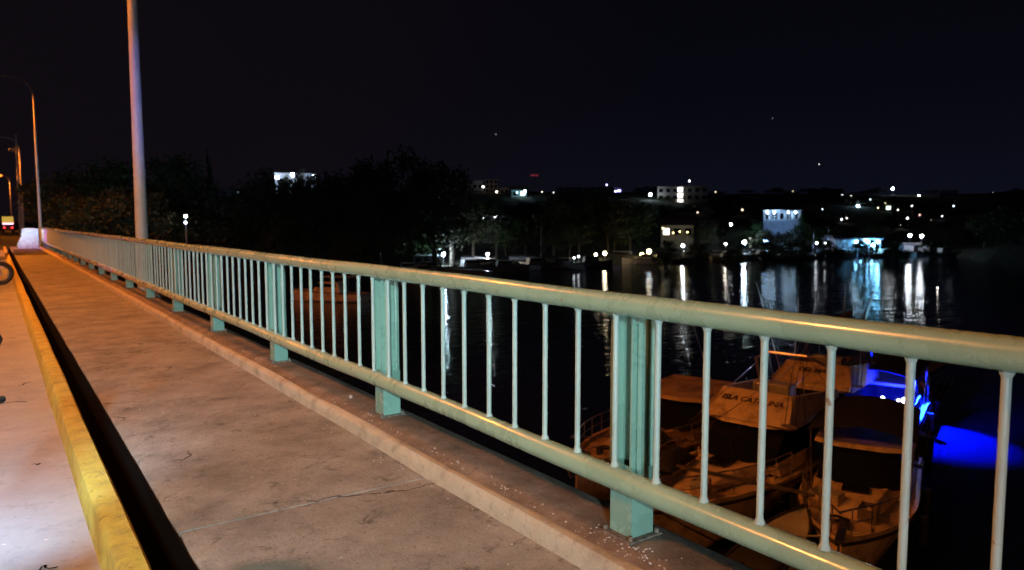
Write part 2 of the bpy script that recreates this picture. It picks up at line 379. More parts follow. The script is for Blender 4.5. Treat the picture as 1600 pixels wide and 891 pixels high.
# post: foot box under the bottom rail and fluted upper part of flat bars
pm = MB()
pm.box(.035, .165, -.066, -.056, ZL-.004, ZB+.05).box(.035, .165, .056, .066, ZL-.004, ZB+.05).box(.035, .045, -.056, .056, ZL-.004, ZB+.05).box(.155, .165, -.056, .056, ZL-.004, ZB+.05)
foot = pm.build('post_foot', M_teal, rail)
bp_ = MB().box(.0, .19, -.095, .095, ZL-.002, ZL+.010)
for bx_, by_ in ((.018, -.08), (.018, .08), (.175, -.08), (.175, .08)): bp_.tube([(bx_, by_, ZL+.01), (bx_, by_, ZL+.028)], .010, 6)
bp_ = bp_.build('base_plate', mat('rusty_plate', (.22, .17, .13), .8, noise=(30, (.1, .06, .04), .4, .6)), rail)
up = MB().box(.028, .160, -.066, -.057, ZB+.051, ZT+.012).box(.028, .160, .057, .066, ZB+.051, ZT+.012).box(.094, .104, -.057, .057, ZB+.051, ZT+.01)
post = up.build('post', M_teal, rail)
st = MB().tube([(.132, -.079, ZB+.05), (.132, -.079, ZT-.01)], .013, 8).tube([(.062, -.079, ZB+.03), (.062, -.079, ZT-.02)], .013, 8).build('post_rib', M_teal, rail, smooth=True)
gs = MB()
for sgn in (-1, 1):
    gs.loft([[(.04, sgn*.0665, ZT-.035), (.04, sgn*.125, ZT-.035), (.04, sgn*.0665, ZT-.10)], [(.05, sgn*.0665, ZT-.035), (.05, sgn*.125, ZT-.035), (.05, sgn*.0665, ZT-.10)]])
    gs.loft([[(.04, sgn*.0665, ZB-.03), (.04, sgn*.125, ZB-.03), (.04, sgn*.0665, ZB-.085)], [(.05, sgn*.0665, ZB-.03), (.05, sgn*.125, ZB-.03), (.05, sgn*.0665, ZB-.085)]])
gus = gs.build('gusset', M_teal, rail)
for i, o in enumerate((foot, bp_, post, st, gus)):
    o.location = (0, PY0-2*BAY, 0)
    for k in range(-1, 21): inst(o, rail, (0, PY0+k*BAY, 0))

# ------------------------------------------------------------ street lamps
SOD = (1, .235, .02)
def lamp_pole(y, h, arm, rb, rt, lit, power, label, x=2.56, group='street lamps along the bridge'):
    o = empty('street_lamp', (x, y, 0), 0, label, 'street lamp', group)
    n = 14
    MB().tube([(0, 0, -.02+(h-1.2)*i/n) for i in range(n+1)], rb, 16, rt).build('pole', M_galv, o, smooth=True)
    pts = [(-(1.2-1.2*math.cos(a)), 0, h-1.2+1.2*math.sin(a)) for a in [math.pi/2*i/8 for i in range(9)]]+[(-arm, 0, h+.05)]
    MB().tube(pts, rt*.9, 10, rt*.55).build('arm', M_galv, o, smooth=True)
    MB().box(-.24, .24, -.24, .24, -.06, -.02).build('base_plate', M_galv, o)
    hd = MB().loft([[(-arm+.1, -.06, h+.0), (-arm+.1, .06, h+.0), (-arm+.1, .06, h+.1), (-arm+.1, -.06, h+.1)], [(-arm-.25, -.16, h+.0), (-arm-.25, .16, h+.0), (-arm-.25, .13, h+.17), (-arm-.25, -.13, h+.17)], [(-arm-.65, -.12, h+.03), (-arm-.65, .12, h+.03), (-arm-.65, .08, h+.14), (-arm-.65, -.08, h+.14)]]).build('lamp_head', M_galv, o, smooth=True)
    ln = MB().sphere((-arm-.35, 0, h-.03), .24, 10, 6, .8)
    ln.build('lens', emat((1, .17, .015), 5) if lit else mat('dull_lens', (.35, .33, .3), .3), hd, smooth=True)
    if lit: light('SPOT', 'lamp_light', (-arm-.35, 0, h-.2), power, SOD if y > 10 else (1, .32, .05), o, .15, (-arm-.35-.3, 0, h-5), 162 if y > 30 else 146, .5)
    MB().box(2.391-x, .3, -.3, .3, -.5, -.061).build('pole_corbel', M_deck, o)
    return o
def ypole(u, x): # y where a post at lateral x is seen at bearing u
    a = (u-800)/F/math.cos(PITCH); return (x*RIGHT.x-a*x*FWD.x)/(a*FWD.y-RIGHT.y)
yp1 = ypole(222, 2.62); print('pole1 y', yp1)
lamp_pole(yp1, 11.4, 2.6, .135, .07, True, 10000, 'thick tapering pale lamp pole rising behind the near railing', 2.66)
lamp_pole(yp1-35, 11.4, 2.6, .135, .07, True, 15000, 'lamp pole standing on the bridge edge behind the viewer', 2.66)
lamp_pole(ypole(68, 2.62), 11.3, 2.9, .10, .06, True, 12000, 'slim lamp pole with a curved arm where the railing ends', 2.62)
lamp_pole(ypole(42, 2.62), 10.6, 2.7, .11, .07, True, 16000, 'curved lamp pole just left of the concrete utility pole', 2.62)
lamp_pole(ypole(25, 2.7), 9.9, .95, .12, .08, True, 12000, 'farthest curved lamp pole, its orange lamp glowing', 2.62)
for fy, fp, fl in ((8.5, 8600, 'nearer lamp pole on the opposite side of the roadway'), (40, 30000, 'farther lamp pole on the opposite side of the roadway')):
    far_side = lamp_pole(fy, 9.8, 2.2, .12, .07, True, fp, fl, -9.2)
    far_side.rotation_euler[2] = math.pi
    for ch_ in far_side.children:
        if ch_.type == 'LIGHT': ch_.data.color = (1, .33, .065) if fy < 20 else SOD
        if ch_.name.startswith('pole_corbel'): ch_.scale = (0.1, 1, 1); ch_.location.x = .3
# ------------------------------------------------------------ utility pole
yu = ypole(38, 2.35)
o = empty('utility_pole', (2.35, yu, -.2), 0, 'tall square concrete utility pole with a short crossarm past the railing end', 'utility pole')
M_conc = mat('pale_concrete', (.42, .41, .39), .8, noise=(4, (.3, .29, .28), .35, .6))
MB().loft([[(-.2, -.2, 0), (.2, -.2, 0), (.2, .2, 0), (-.2, .2, 0)], [(-.1, -.1, 11.0), (.1, -.1, 11.0), (.1, .1, 11.0), (-.1, .1, 11.0)]]).build('pole', M_conc, o, bevel=.02)
MB().box(-.75, .2, -.18, -.101, 9.2, 9.32).build('crossarm', M_conc, o)
MB().sphere((-.6, -.14, 9.45), .1, 8, 6).sphere((-.3, -.14, 9.45), .08, 8, 6).build('insulator', M_white2, o)
MB().tube([(.0, -.2, 6.2), (.0, -.2, 6.7)], .16, 10).build('transformer_box', M_galv, o)

# ------------------------------------------------------------ concrete block and dark mat at the end of the walk
bl = empty('concrete_barrier', (1.5, 48.2, 0), 0, 'pale concrete barrier block closing the far end of the footway', 'barrier')
MB().loft([[(-.55, -.35, 0), (.45, -.35, 0), (.45, .35, 0), (-.55, .35, 0)], [(-.55, -.3, .25), (.45, -.3, .25), (.45, .3, .25), (-.55, .3, .25)], [(-.35, -.14, .7), (.45, -.14, .7), (.45, .14, .7), (-.35, .14, .7)], [(-.3, -.12, 1.1), (.45, -.12, 1.1), (.45, .12, 1.1), (-.3, .12, 1.1)]]).build('block', mat('whitewash', (.30, .36, .42), .7, noise=(5, (.20, .24, .28), .35, .6)), bl, bevel=.03)
MB().tube([(-.2, 0, 1.12), (.3, 0, 1.12)], .03, 8).build('lifting_loop', M_metal, bl)
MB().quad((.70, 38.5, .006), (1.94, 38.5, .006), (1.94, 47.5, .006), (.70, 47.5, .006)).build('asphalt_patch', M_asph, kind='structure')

# ------------------------------------------------------------ vehicles on the road
def ring(m, c, r, t, axis='y', n=20, k=8):
    rings = []
    for i in range(n+1):
        a = 2*math.pi*i/n; rr = []
        for j in range(k):
            b = 2*math.pi*j/k; q = r+t*math.cos(b); w = t*math.sin(b)
            rr.append((c[0]+q*math.cos(a), c[1]+w, c[2]+q*math.sin(a)) if axis == 'y' else (c[0]+w, c[1]+q*math.cos(a), c[2]+q*math.sin(a)))
        rings.append(rr)
    return m.loft(rings, False)
def motorcycle(loc, rz, label, paint_m, lamp=None):
    o = empty('motorcycle', loc, rz, label, 'motorcycle', None)      # forward = +x
    for cx in (.68, -.66):
        t = ring(MB(), (cx, 0, .31), .25, .06).build('wheel', M_dark, o, smooth=True)
        ring(MB(), (cx, 0, .31), .20, .018, n=20, k=6).build('rim', M_metal, t, smooth=True)
        sp = MB()
        for i in range(10):
            a = math.pi*2*i/10; sp.tube([(cx, 0, .31), (cx+.2*math.cos(a), 0, .31+.2*math.sin(a))], .007, 5)
        sp.tube([(cx, -.06, .31), (cx, .06, .31)], .035, 10).build('spoke', M_metal, t)
    MB().tube([(.68, -.09, .31), (.50, -.09, .86)], .022, 8).tube([(.68, .09, .31), (.50, .09, .86)], .022, 8).build('fork', M_metal, o, smooth=True)
    MB().loft([[(x, s*w, z) for s, z in ((-1, zl), (1, zl), (1, zh), (-1, zh))] for x, w, zl, zh in ((.42, .08, .62, .82), (.25, .15, .66, .93), (0, .14, .66, .9), (-.12, .09, .68, .8))]).build('fuel_tank', paint_m, o, smooth=True, bevel=.02)
    MB().loft([[(x, s*w, z) for s, z in ((-1, zl), (1, zl), (1, zh), (-1, zh))] for x, w, zl, zh in ((-.08, .09, .70, .78), (-.4, .15, .70, .79), (-.8, .12, .78, .87))]).build('seat', M_dark, o, smooth=True)
    MB().box(-.15, .28, -.14, .14, .26, .6).build('engine', mat('engine_grey', (.12, .12, .12), .5, .5), o, bevel=.03)
    MB().tube([(.2, -.15, .35), (-.2, -.2, .25), (-.85, -.2, .36)], .035, 8, .05).build('exhaust', M_metal, o, smooth=True)
    MB().loft([[(x, s*w, z) for s, z in ((-1, zl), (1, zl), (1, zh), (-1, zh))] for x, w, zl, zh in ((-.55, .1, .6, .76), (-.95, .07, .7, .8))]).build('tail', paint_m, o)
    MB().tube([(.46, 0, .9), (.42, .15, 1.0), (.32, .36, .98)], .013, 8).tube([(.46, 0, .9), (.42, -.15, 1.0), (.32, -.36, .98)], .013, 8).build('handlebar', M_dark, o, smooth=True)
    for s in (-1, 1):
        mi = MB().tube([(.38, s*.24, 1.0), (.42, s*.3, 1.16)], .007, 6).build('mirror', M_dark, o)
        MB().sphere((.42, s*.32, 1.2), .06, 8, 6, .7).build('mirror_glass', M_dark, mi, smooth=True)
    MB().tube([(.36, -.26, .97), (.47, -.36, .955)], .006, 6).sphere((.475, -.365, .955), .014, 10, 8).build('brake_lever', M_dark, o, smooth=True)
    fr = MB().loft([[(.42, -.2, .8), (.42, .2, .8), (.40, .16, 1.2), (.40, -.16, 1.2)], [(.6, -.12, .75), (.6, .12, .75), (.52, .09, 1.1), (.52, -.09, 1.1)]]).build('fairing', paint_m, o, bevel=.03)
    MB().tube([(.60, 0, .86), (.65, 0, .86)], .085, 14).build('headlight', emat((.75, .88, 1), 12) if lamp else mat('lens_clear', (.5, .5, .5), .1), fr)
    MB().box(.46, .9, -.05, .05, .63, .645).build('mudguard', paint_m, o)
    MB().tube([(-.1, .1, .3), (-.02, .3, .012)], .012, 6).build('kickstand', M_metal, o)
    return o
M_bike1 = mat('bike_white', (.7, .72, .75), .3, coat=.5); M_bike2 = mat('bike_blue', (.05, .09, .3), .3, coat=.5)
pw = PZ(-2, 447, -.2); print('far bike', pw)
motorcycle((pw.x-.62, pw.y+.25, -.2), R(8), 'white and blue motorcycle whose front wheel touches the yellow kerb', M_bike1)
near = motorcycle((-.375, 3.02, -.2), R(90), 'motorcycle at the left edge of the road beside the viewer, brake lever ball showing', M_bike2, True)
COOL = (.50, .78, 1.0)
hl = light('SPOT', 'headlight_beam', (.70, 0, .86), 270, COOL, near, .09, (3.7, .4, -.35), 132, 1)

def car(name, loc, rz, label, cat, body_m, w=1.8, l=4.4, h=1.5, box=False, roof_m=None):
    o = empty(name, loc, rz, label, cat)                             # forward = +y
    hw = w/2; hl_ = l/2
    if box: prof = [(-hl_, .35), (hl_, .35), (hl_, 1.0), (hl_-.5, 1.1), (hl_-.9, h), (-hl_, h)]
    else: prof = [(-hl_, .35), (hl_, .35), (hl_, .75), (hl_-1.1, .9), (hl_-1.8, h), (-hl_+1.1, h), (-hl_+.2, .95), (-hl_, .85)]
    MB().loft([[(-hw, y_, z_) for y_, z_ in prof], [(-hw*.98, y_, z_) for y_, z_ in prof], [(hw*.98, y_, z_) for y_, z_ in prof], [(hw, y_, z_) for y_, z_ in prof]]).build('body', body_m, o, bevel=.08, smooth=True)
    for sx in (-1, 1):
        for sy in (-1, 1):
            t = MB().tube([(sx*(hw-.2), sy*hl_*.62, .32), (sx*(hw+.01), sy*hl_*.62, .32)], .32, 18).build('wheel', M_dark, o, smooth=True)
            MB().tube([(sx*(hw+.011), sy*hl_*.62, .32), (sx*(hw+.02), sy*hl_*.62, .32)], .18, 12).build('rim', M_metal, t)
        MB().box(sx*(hw-.28)-.12, sx*(hw-.28)+.12, -hl_-.015, -hl_+.01, .7, .86).build('tail_light', emat((1, .03, .03), 6), o)
        MB().box(sx*hw-.01, sx*hw+.01, -hl_*.4, hl_*.3, h*.64, h*.9).build('side_window', M_glass, o)
    MB().box(-hw*.8, hw*.8, -hl_-.012 if box else -hl_+.55, -hl_+.01 if box else -hl_+.6, h*.62, h*.9).build('rear_window', M_glass, o)
    MB().box(-hw*.95, hw*.95, -hl_-.08, -hl_+.02, .35, .52).build('bumper', M_white2, o)
    return o
pc1 = car('police_car', (-.98, 41, -.2), 0, 'white and blue patrol car with blinking beacons at far left of the road', 'police car', mat('patrol_white', (.75, .78, .85), .3, coat=.5))
MB().box(-.91, .91, -1.2, 1.2, .45, .66).build('side_stripe', mat('patrol_blue', (.02, .05, .5), .4), pc1)
lb = MB().box(-.55, .55, -.1, .1, 1.5, 1.55).build('light_bar', M_dark, pc1)
MB().box(.05, .53, -.12, .12, 1.55, 1.66).build('beacon_blue', emat((.08, .12, 1), 30), lb)
MB().box(-.53, -.05, -.12, .12, 1.55, 1.66).build('beacon_red', emat((1, .05, .08), 25), lb)
light('SPOT', 'beacon_light', (.56, .3, 1.7), 900, (.09, .12, 1), pc1, .06, (3.6, 7.5, .9), 46, .4)
light('SPOT', 'added_work_light', (.56, .5, 1.6), 4500, (.6, .85, 1), pc1, .06, (2.9, 10, 2.2), 34, .8)  # added cool spot paling the barrier and poles; no lamp body modelled
tr = car('box_truck', (P(12, 347, 118).x, P(12, 347, 118).y, -.2), 0, 'small red truck with a yellow box body far along the road', 'truck', mat('truck_red', (.5, .03, .03), .4), 1.55, 4.5, 1.5, True)
MB().box(-.74, .74, -2.2, .9, 1.51, 2.5).build('cargo_box', emat((1, .6, .08), .55), tr, bevel=.04)  # yellow glow is put into the box material; no lamp lights it
MB().box(-.7, .7, -2.27, -2.2, 1.3, 1.48).build('marker_bar', emat((1, .35, .5), 5), tr)
tr['label'] = 'small red truck with a glowing yellow box body far along the road'
bc = car('queue_car', (-1.7, 70, -.2), 0, 'pale car on the road between the patrol car and truck', 'car', M_white2)
# unseen vehicle behind the viewer; headlamps rake the bars, mast lamp is added fill
bk = car('unseen_light_van', (-2.6, -6.4, -.2), 0, 'unseen grey van behind the viewer carrying an added mast light', 'van', mat('car_grey', (.25, .26, .28), .3, coat=.5), 1.9, 4.8, 2.2, True)
for sx in (-1, 1):
    MB().box(sx*.6-.16, sx*.6+.16, 2.39, 2.42, .60, .78).build('headlight', emat((.85, .93, 1), 20), bk)
wl = MB().box(-.25, .25, 1.3, 1.5, 3.21, 3.5).tube([(0, 1.4, 2.2), (0, 1.4, 3.21)], .03, 8).build('added_work_light', M_dark, bk); MB().box(-.22, .22, 1.501, 1.52, 3.26, 3.46).build('lens', emat((.8, .9, 1), 20), wl)  # mast lamp added as the body of the cool fill
light('SPOT', 'added_fill_beam', (0, 1.6, 3.4), 4800, (.60, .92, 1), bk, .18, (3.6, 13.8, .3), 48, 1)  # added cool flood for the footway and railing
light('SPOT', 'added_blue_beam', (.5, 1.6, 2.6), 9000, (.16, .18, 1), bk, .1, (5.30, 23.2, 4.1), 9, 1)  # added narrow blue beam tinting the near pole; the van has no beacon
light('SPOT', 'headlamp_beam', (.6, 2.5, .7), 900, (.72, .88, 1), bk, .12, (5.0, 16, .6), 70, .8)

# ------------------------------------------------------------ trees
M_leaf = [mat('leaf_dark', (.045, .06, .02), .7, noise=(1.5, (.025, .035, .012), .35, .6)), mat('leaf_olive', (.075, .08, .03), .7, noise=(1.5, (.04, .045, .015), .35, .6)), mat('leaf_green', (.05, .10, .025), .7, noise=(1.5, (.03, .06, .015), .35, .6))]
M_bark = mat('bark', (.10, .08, .06), .9, bump=.6)
def crown_mesh(name, nq, clumps, shape, m, leaf=.045):
    pts = []
    cl = []
    for i in range(clumps):
        while True:
            q = rng.uniform(-1, 1, 3)
            if (q**2).sum() < 1: break
        cl.append((q, rng.uniform(.18, .42)))
    per = nq//clumps; V = []; Fc = []
    for (q, r) in cl:
        d = rng.normal(size=(per, 3)); d /= np.linalg.norm(d, axis=1)[:, None]; d *= (rng.random(per)**.5)[:, None]*r
        for p in d+q*.78:
            x, y, z = p
            if shape == 'cone': k = .55*(1-(z+1)/2)+.08; x *= k; y *= k
            elif shape == 'palm': pass
            a = rng.normal(size=3); a /= np.linalg.norm(a); b = np.cross(a, rng.normal(size=3)); b /= np.linalg.norm(b)
            s = leaf*rng.uniform(.6, 1.5); c = np.array((x, y, z)); i = len(V)
            V += [tuple(c-a*s), tuple(c+b*s*.5), tuple(c+a*s), tuple(c-b*s*.5)]; Fc.append((i, i+1, i+2, i+3))
    mb = MB(); mb.v = V; mb.f = Fc
    me = bpy.data.meshes.new(name); me.from_pydata(V, [], Fc); me.materials.append(m); return me
def trunk_mesh():
    m = MB(); m.tube([(0, 0, -.06), (.01, .01, .2), (.0, .02, .42)], .035, 8, .02)
    for i in range(6):
        a = i*1.05+random.random(); z = .26+.03*i; r = random.uniform(.18, .3)
        m.tube([(0, .01, z), (r*.5*math.cos(a), r*.5*math.sin(a), z+.12), (r*math.cos(a), r*math.sin(a), z+.3)], .013, 5, .004)
    return m.mesh('trunk', M_bark, True)
CR = [crown_mesh('crown', 2600, 26, 'round', M_leaf[i % 3]) for i in range(5)]+[crown_mesh('crown', 1800, 22, 'cone', M_leaf[0])]
TR = [trunk_mesh() for i in range(3)]
LMK = [(230, 'the thick lamp pole'), (290, 'the two small lamps through the trees'), (367, 'the dim grey house'), (421, 'the small lamp among the trees'), (462, 'the floodlit hill house'), (560, 'the unlit gap left of the tall conifer'), (605, 'the tall conifer'), (655, 'the lamplit bushy tree'), (693, 'the bright quay lamp'), (742, 'the long hotel wing'), (774, 'the porch lamp behind the quay'), (788, 'the hotel annex'), (811, 'the cyan lit gabled house'), (838, 'the red roof sign'), (866, 'the faint ridge lamp'), (900, 'the two tiny dock lamps'), (938, 'the paired warm lamps'), (957, 'the violet lit ridge house'), (1008, 'the two yellow lamps'), (1017, 'the lone bright ridge lamp'), (1036, 'the eaves-lit house'), (1064, 'the lit stairwell'), (1090, 'the right end of the apartment building'), (1118, 'the faint lamp past the apartment building'), (1142, 'the lone slope lamp'), (1163, 'the bright white dock lamp'), (1180, 'the dim brownish house'), (1196, 'the blue dock lamp'), (1221, 'the colonnaded house'), (1250, 'the green lit tree'), (1283, 'the moored sailboats'), (1305, 'the long skyline building'), (1316, 'the dim slope house'), (1341, 'the blue white hill lamp'), (1358, 'the boathouse'), (1372, 'the dim warm lamp'), (1388, 'the greenish window'), (1396, 'the brightest hill lamp'), (1413, 'the warm slope lamps'), (1431, 'the pier kiosk'), (1440, 'the warm white hill lamp'), (1467, 'the strong hilltop lamp'), (1485, 'the pale hilltop block'), (1502, 'the last lamp of the slope'), (1538, 'the lamp pair on the dark shore'), (1552, 'the faintest skyline lamp'), (1600, 'the right edge of the view')]
used_lab = set()
def tlabel(u, d, vt):
    for (lu, ln) in sorted(LMK, key=lambda q: abs(q[0]-u))[:5]:
        side = 'left of' if u < lu-5 else 'right of' if u > lu+5 else 'in line with'
        for size in (('low', 'low dark') if vt > 325 else ('mid sized', 'rounded dark') if vt > 296 else ('tall', 'broad tall')):
            l = '%s unlit tree just %s %s' % (size, side, ln)
            if l not in used_lab: used_lab.add(l); return l
    return '%s unlit tree in the thick of the dark mass, %s metres off' % ('low' if vt > 300 else 'tall', int(d))
def tree(u, d, vtop, width, kind, label, group='trees on the far bank', z0=None, name=None):
    d = D(u, d); p = P(u, 347, d); z = ground(u, d)-.1 if z0 is None else z0
    if label in ('dark leafy tree in the unlit mass on the opposite bank', 'small dark tree among the houses on the far hillside', 'dark waterside tree on the right of the far bank'): label = tlabel(u, d, vtop)
    if kind == 5: label = 'slender conifer rising %s' % ('right of the thick lamp pole' if u < 400 else 'from the dark mass left of centre')
    if label.startswith('low dark bush'): label = 'low bush on the waterline '+['below the building with the lit stairwell', 'left of the bright dock lamp', 'under the slope lamp', 'below the colonnaded house', 'beside the moored sailboats', 'behind the boathouse', 'between boathouse and pier', 'right of the pier', 'where the far shore fades to black at right'][min(8, max(0, int((u-1035)//52)))]
    top = P(u, vtop, d).z; h = max(top-z, 2)
    o = empty(name or ('conifer_tree' if kind == 5 else 'leafy_tree'), (p.x, p.y, z), random.uniform(0, 6), label, 'tree', group)
    t = bpy.data.objects.new('trunk', TR[kind % 3]); C.objects.link(t); t.parent = o; t.scale = (h*.75, h*.75, h*1.0)
    c = bpy.data.objects.new('crown', CR[kind]); C.objects.link(c); c.parent = o
    if kind == 5: c.scale = (width*.5, width*.5, h*.5); c.location = (0, 0, h*.52)
    else: c.scale = (width*.5, width*.5, h*.42); c.location = (0, 0, h*.58)
    return o
# left bank, by the bridge end (lit orange)
for i, (u, d, vt, w) in enumerate([(95, 74, 262, 9), (140, 78, 250, 11), (190, 82, 246, 11), (75, 95, 275, 8), (165, 68, 290, 8), (120, 64, 300, 7), (215, 72, 286, 9)]):
    tree(u, d, vt, w, i % 5, ['olive tree lit orange behind the slim lamp pole', 'tall broad tree between slim pole and thick pole', 'dark broad tree just left of the thick lamp pole', 'small tree behind the utility pole', 'low bushy tree over the far railing', 'low tree nearest the railing end, lit orange', 'dark bushy tree directly behind the thick lamp pole'][i], 'trees by the bridge end')
big = [(255, 88, 238, 12), (300, 92, 245, 12), (328, 96, 222, 5, 5), (355, 100, 292, 9), (405, 98, 270, 10), (372, 112, 300, 9), (440, 90, 318, 9), (480, 98, 300, 9), (515, 104, 268, 12), (560, 108, 262, 13), (605, 106, 230, 5, 5), (590, 112, 250, 12), (640, 112, 236, 13), (680, 118, 246, 12), (706, 122, 264, 8), (738, 132, 308, 9), (530, 96, 330, 9), (580, 104, 330, 9), (330, 84, 330, 9), (280, 80, 320, 10), (395, 88, 334, 9), (640, 118, 300, 12), (775, 140, 311, 11), (820, 150, 310, 12), (865, 152, 300, 13), (905, 158, 296, 13), (950, 160, 306, 12), (985, 170, 308, 12), (850, 158, 328, 12), (890, 150, 350, 9), (960, 163, 345, 10), (790, 146, 345, 9)]
nm = ['in the dark mass left of centre', 'against the night sky', 'beyond the dark water']
for i, b in enumerate(big):
    b = (b[0], b[1], b[2]-(11 if b[2] < 275 else 0))+tuple(b[3:])
    k = b[4] if len(b) > 4 else i % 5
    tree(b[0], b[1], b[2], b[3], k, 'slender pointed conifer rising above the dark trees' if k == 5 else 'dark leafy tree in the unlit mass on the opposite bank', 'unlit conifers' if k == 5 else 'unlit trees on the opposite bank')
rs = random.Random(3)
for i in range(46):
    u = 1010+i*13+rs.uniform(-8, 8); d = rs.choice((215, 250, 300, 360, 400)) ; vt = {215: 336, 250: 326, 300: 312, 360: 302, 400: 294}[d]+rs.uniform(-5, 8)
    tree(u, d, vt, rs.uniform(10, 15), i % 5, 'small dark tree among the houses on the far hillside', 'dark trees on the far hillside')
for i, (u, d, vt, w) in enumerate([(1150, 186, 352, 8), (1100, 182, 352, 8), (1290, 192, 352, 8), (1360, 200, 350, 9), (1450, 205, 352, 9), (1480, 200, 358, 8), (1540, 175, 330, 12), (1580, 150, 320, 14), (1620, 140, 310, 15), (1510, 200, 345, 10), (1560, 160, 345, 10)]):
    tree(u, d, vt, w, i % 5, 'dark waterside tree on the right of the far bank', 'waterside trees at right')
# lamplit trees
for u, d, vt, w, k, lb_ in [(650, 124, 362, 8, 2, 'bushy tree beside the white lamp across the water, its left side lit'), (676, 127, 356, 5, 3, 'thin tree just left of the white lamp across the water'), (622, 118, 388, 4, 2, 'small lit bush at the left end of the opposite quay'), (1254, 196, 333, 4, 2, 'green lit tree at the right end of the white colonnaded house'), (1232, 190, 362, 9, 4, 'round dark tree in front of the colonnaded house'), (1245, 186, 373, 7, 2, 'low green bush above the moored pale boat'), (940, 166, 380, 5, 1, 'shrub around the paired yellow lamps'), (1008, 178, 378, 6, 2, 'shrub lit by the two warm lamps')]:
    tree(u, d, vt, w, k, lb_, 'lamplit trees')
for u, d, vt, w in ((432, 120, 297, 9), (456, 118, 294, 9), (486, 125, 292, 9), (445, 196, 279, 3), (452, 195, 284, 4), (470, 198.5, 258, 4), (447, 199, 266, 2.6), (466, 196, 282, 3), (474, 197, 270, 3.5), (448, 190, 279, 5), (469, 190, 277, 5), (500, 190, 280, 6), (424, 190, 284, 6), (1192, 172, 356, 6), (1212, 170, 358, 6), (1240, 176, 357, 6), (1255, 178, 350, 6), (1185, 182, 344, 6), (1040, 230, 318, 9), (1000, 240, 320, 10), (1085, 250, 316, 10), (970, 250, 314, 12), (1125, 260, 312, 12), (930, 250, 312, 12)):
    tree(u, d, vt, w, random.randrange(5), 'dark leafy tree in the unlit mass on the opposite bank', 'unlit trees on the opposite bank')
for i in range(9):
    u = 1040+i*52; tree(u, shore(u)+9, 372+rs.uniform(-4, 5), 6, i % 5, 'low dark bush along the far waterline', 'waterline bushes')

# ------------------------------------------------------------ houses
HM = {}
def hmat(c): return mat('wall_%d_%d_%d' % tuple(int(x*100) for x in c), c, .85, noise=(1.2, tuple(x*.7 for x in c), .35, .6))
def house(u, v0, v1, d, wpx, label, col=(.4, .38, .35), roof='flat', win=(3, 2), lit=(), litc=(1, .9, .7), ls=3, depth=8, rz=None, name='house', cat='house', roofc=(.2, .12, .1), group=None):
    d = D(u, d); w = wpx/F*d; p = P(u, v1, d); ztop = P(u, v0, d).z; zg = ground(u, d)-.3; zb = min(p.z, zg)
    a = math.atan2(p.y, p.x)+math.pi/2-math.pi if rz is None else rz
    o = empty(name, (p.x, p.y, zb), -(YAW+math.atan((u-800)/F)) if rz is None else rz, label, cat, group)   # front face at local y = 0, facing the viewer (-y)
    h = ztop-zb; vis = ztop-p.z; wm = hmat(col)
    MB().box(-w/2, w/2, 0, depth, 0, h).build('wall', wm, o, bevel=.03)
    if roof == 'flat':
        MB().box(-w/2-.2, w/2+.2, -.2, depth+.2, h+.003, h+.25).build('roof', hmat(tuple(c*.8 for c in col)), o)
    else:
        MB().loft([[(-w/2-.4, -.4, h), (-w/2-.4, depth+.4, h), (-w/2-.4, depth/2, h+1.6)], [(w/2+.4, -.4, h), (w/2+.4, depth+.4, h), (w/2+.4, depth/2, h+1.6)]]).build('roof', mat('tile_roof', roofc, .8), o)
    nx, nz = win; n = 0
    for iz in range(nz):
        for ix in range(nx):
            cx = -w/2+w*(ix+.5)/nx; fz = h-vis*(iz+.5)/nz; ww = min(w/nx*.28, .8); hh = min(vis/nz*.3, .7)
            f = MB().box(cx-ww-.08, cx+ww+.08, -.06, -.004, fz-hh-.08, fz+hh+.08).build('window', M_white2, o)
            MB().box(cx-ww, cx+ww, -.075, -.061, fz-hh, fz+hh).build('pane', emat(litc, ls) if n in lit else M_glass, f); n += 1
    return o
def lampo(u, v, d, col, s, r, label, name='lamp_post', cat='lamp', post=True, group=None, hmax=7):
    if v >= 376 and name == 'lamp_post' and .8*shore(u, SH_OLD) < d < 215: d = shore(u)+.6
    else: d = D(u, d)
    if v >= 366 and d < 215: s *= 1.9 if u > 1050 else .55 if u > 880 else 1.0
    if v >= 366 and u > 1150 and col == WH: col = (.62, .82, 1)
    p = P(u, v, d); g = ground(u, d); 
    if g < WATER: g = WATER
    base = max(g, p.z-hmax) if post else p.z-.5
    if base > p.z-.6: base = p.z-.6
    o = empty(name, (p.x, p.y, base), 0, label, cat, group); h = p.z-base
    MB().tube([(0, 0, 0), (0, 0, h-r*.6)], .06, 6, .04).build('post', M_galv, o)
    MB().sphere((0, 0, h), r, 10, 8).build('bulb', emat(col, s), o, smooth=True)
    return o
WH, CW, BL, WM, YL = (.85, .93, 1), (.55, .78, 1), (.12, .38, 1), (1, .85, .55), (1, .72, .25)

house(462, 272, 296, 205, 60, 'white floodlit house on the hill above the dark trees, left of centre', (.36, .38, .43), win=(4, 1))
for u, v in ((433, 277), (457, 273), (491, 275)):
    o_ = lampo(u, v, 201, (.7, .82, 1), 85, .42, {433: 'leftmost of the three floodlights on the white hill house', 457: 'middle of the three floodlights on the white hill house', 491: 'rightmost of the three floodlights on the white hill house'}[u], 'floodlight', 'floodlight', group='floodlights on the hill house', hmax=3)
house(367, 296, 316, 150, 46, 'dim grey flat roofed house between dark trees at left', (.35, .36, .38), win=(3, 1))
lampo(372, 300, 147, CW, 1.5, .12, 'tiny porch lamp on the dim grey house', group=None, hmax=2)
house(475, 318, 334, 140, 26, 'small dim grey house below the floodlit hill house', (.3, .31, .34), win=(2, 1))
lampo(290, 338, 76, (.8, .85, 1), 22, .16, 'upper white lamp glimpsed through the trees right of the thick pole', group=None, hmax=3)
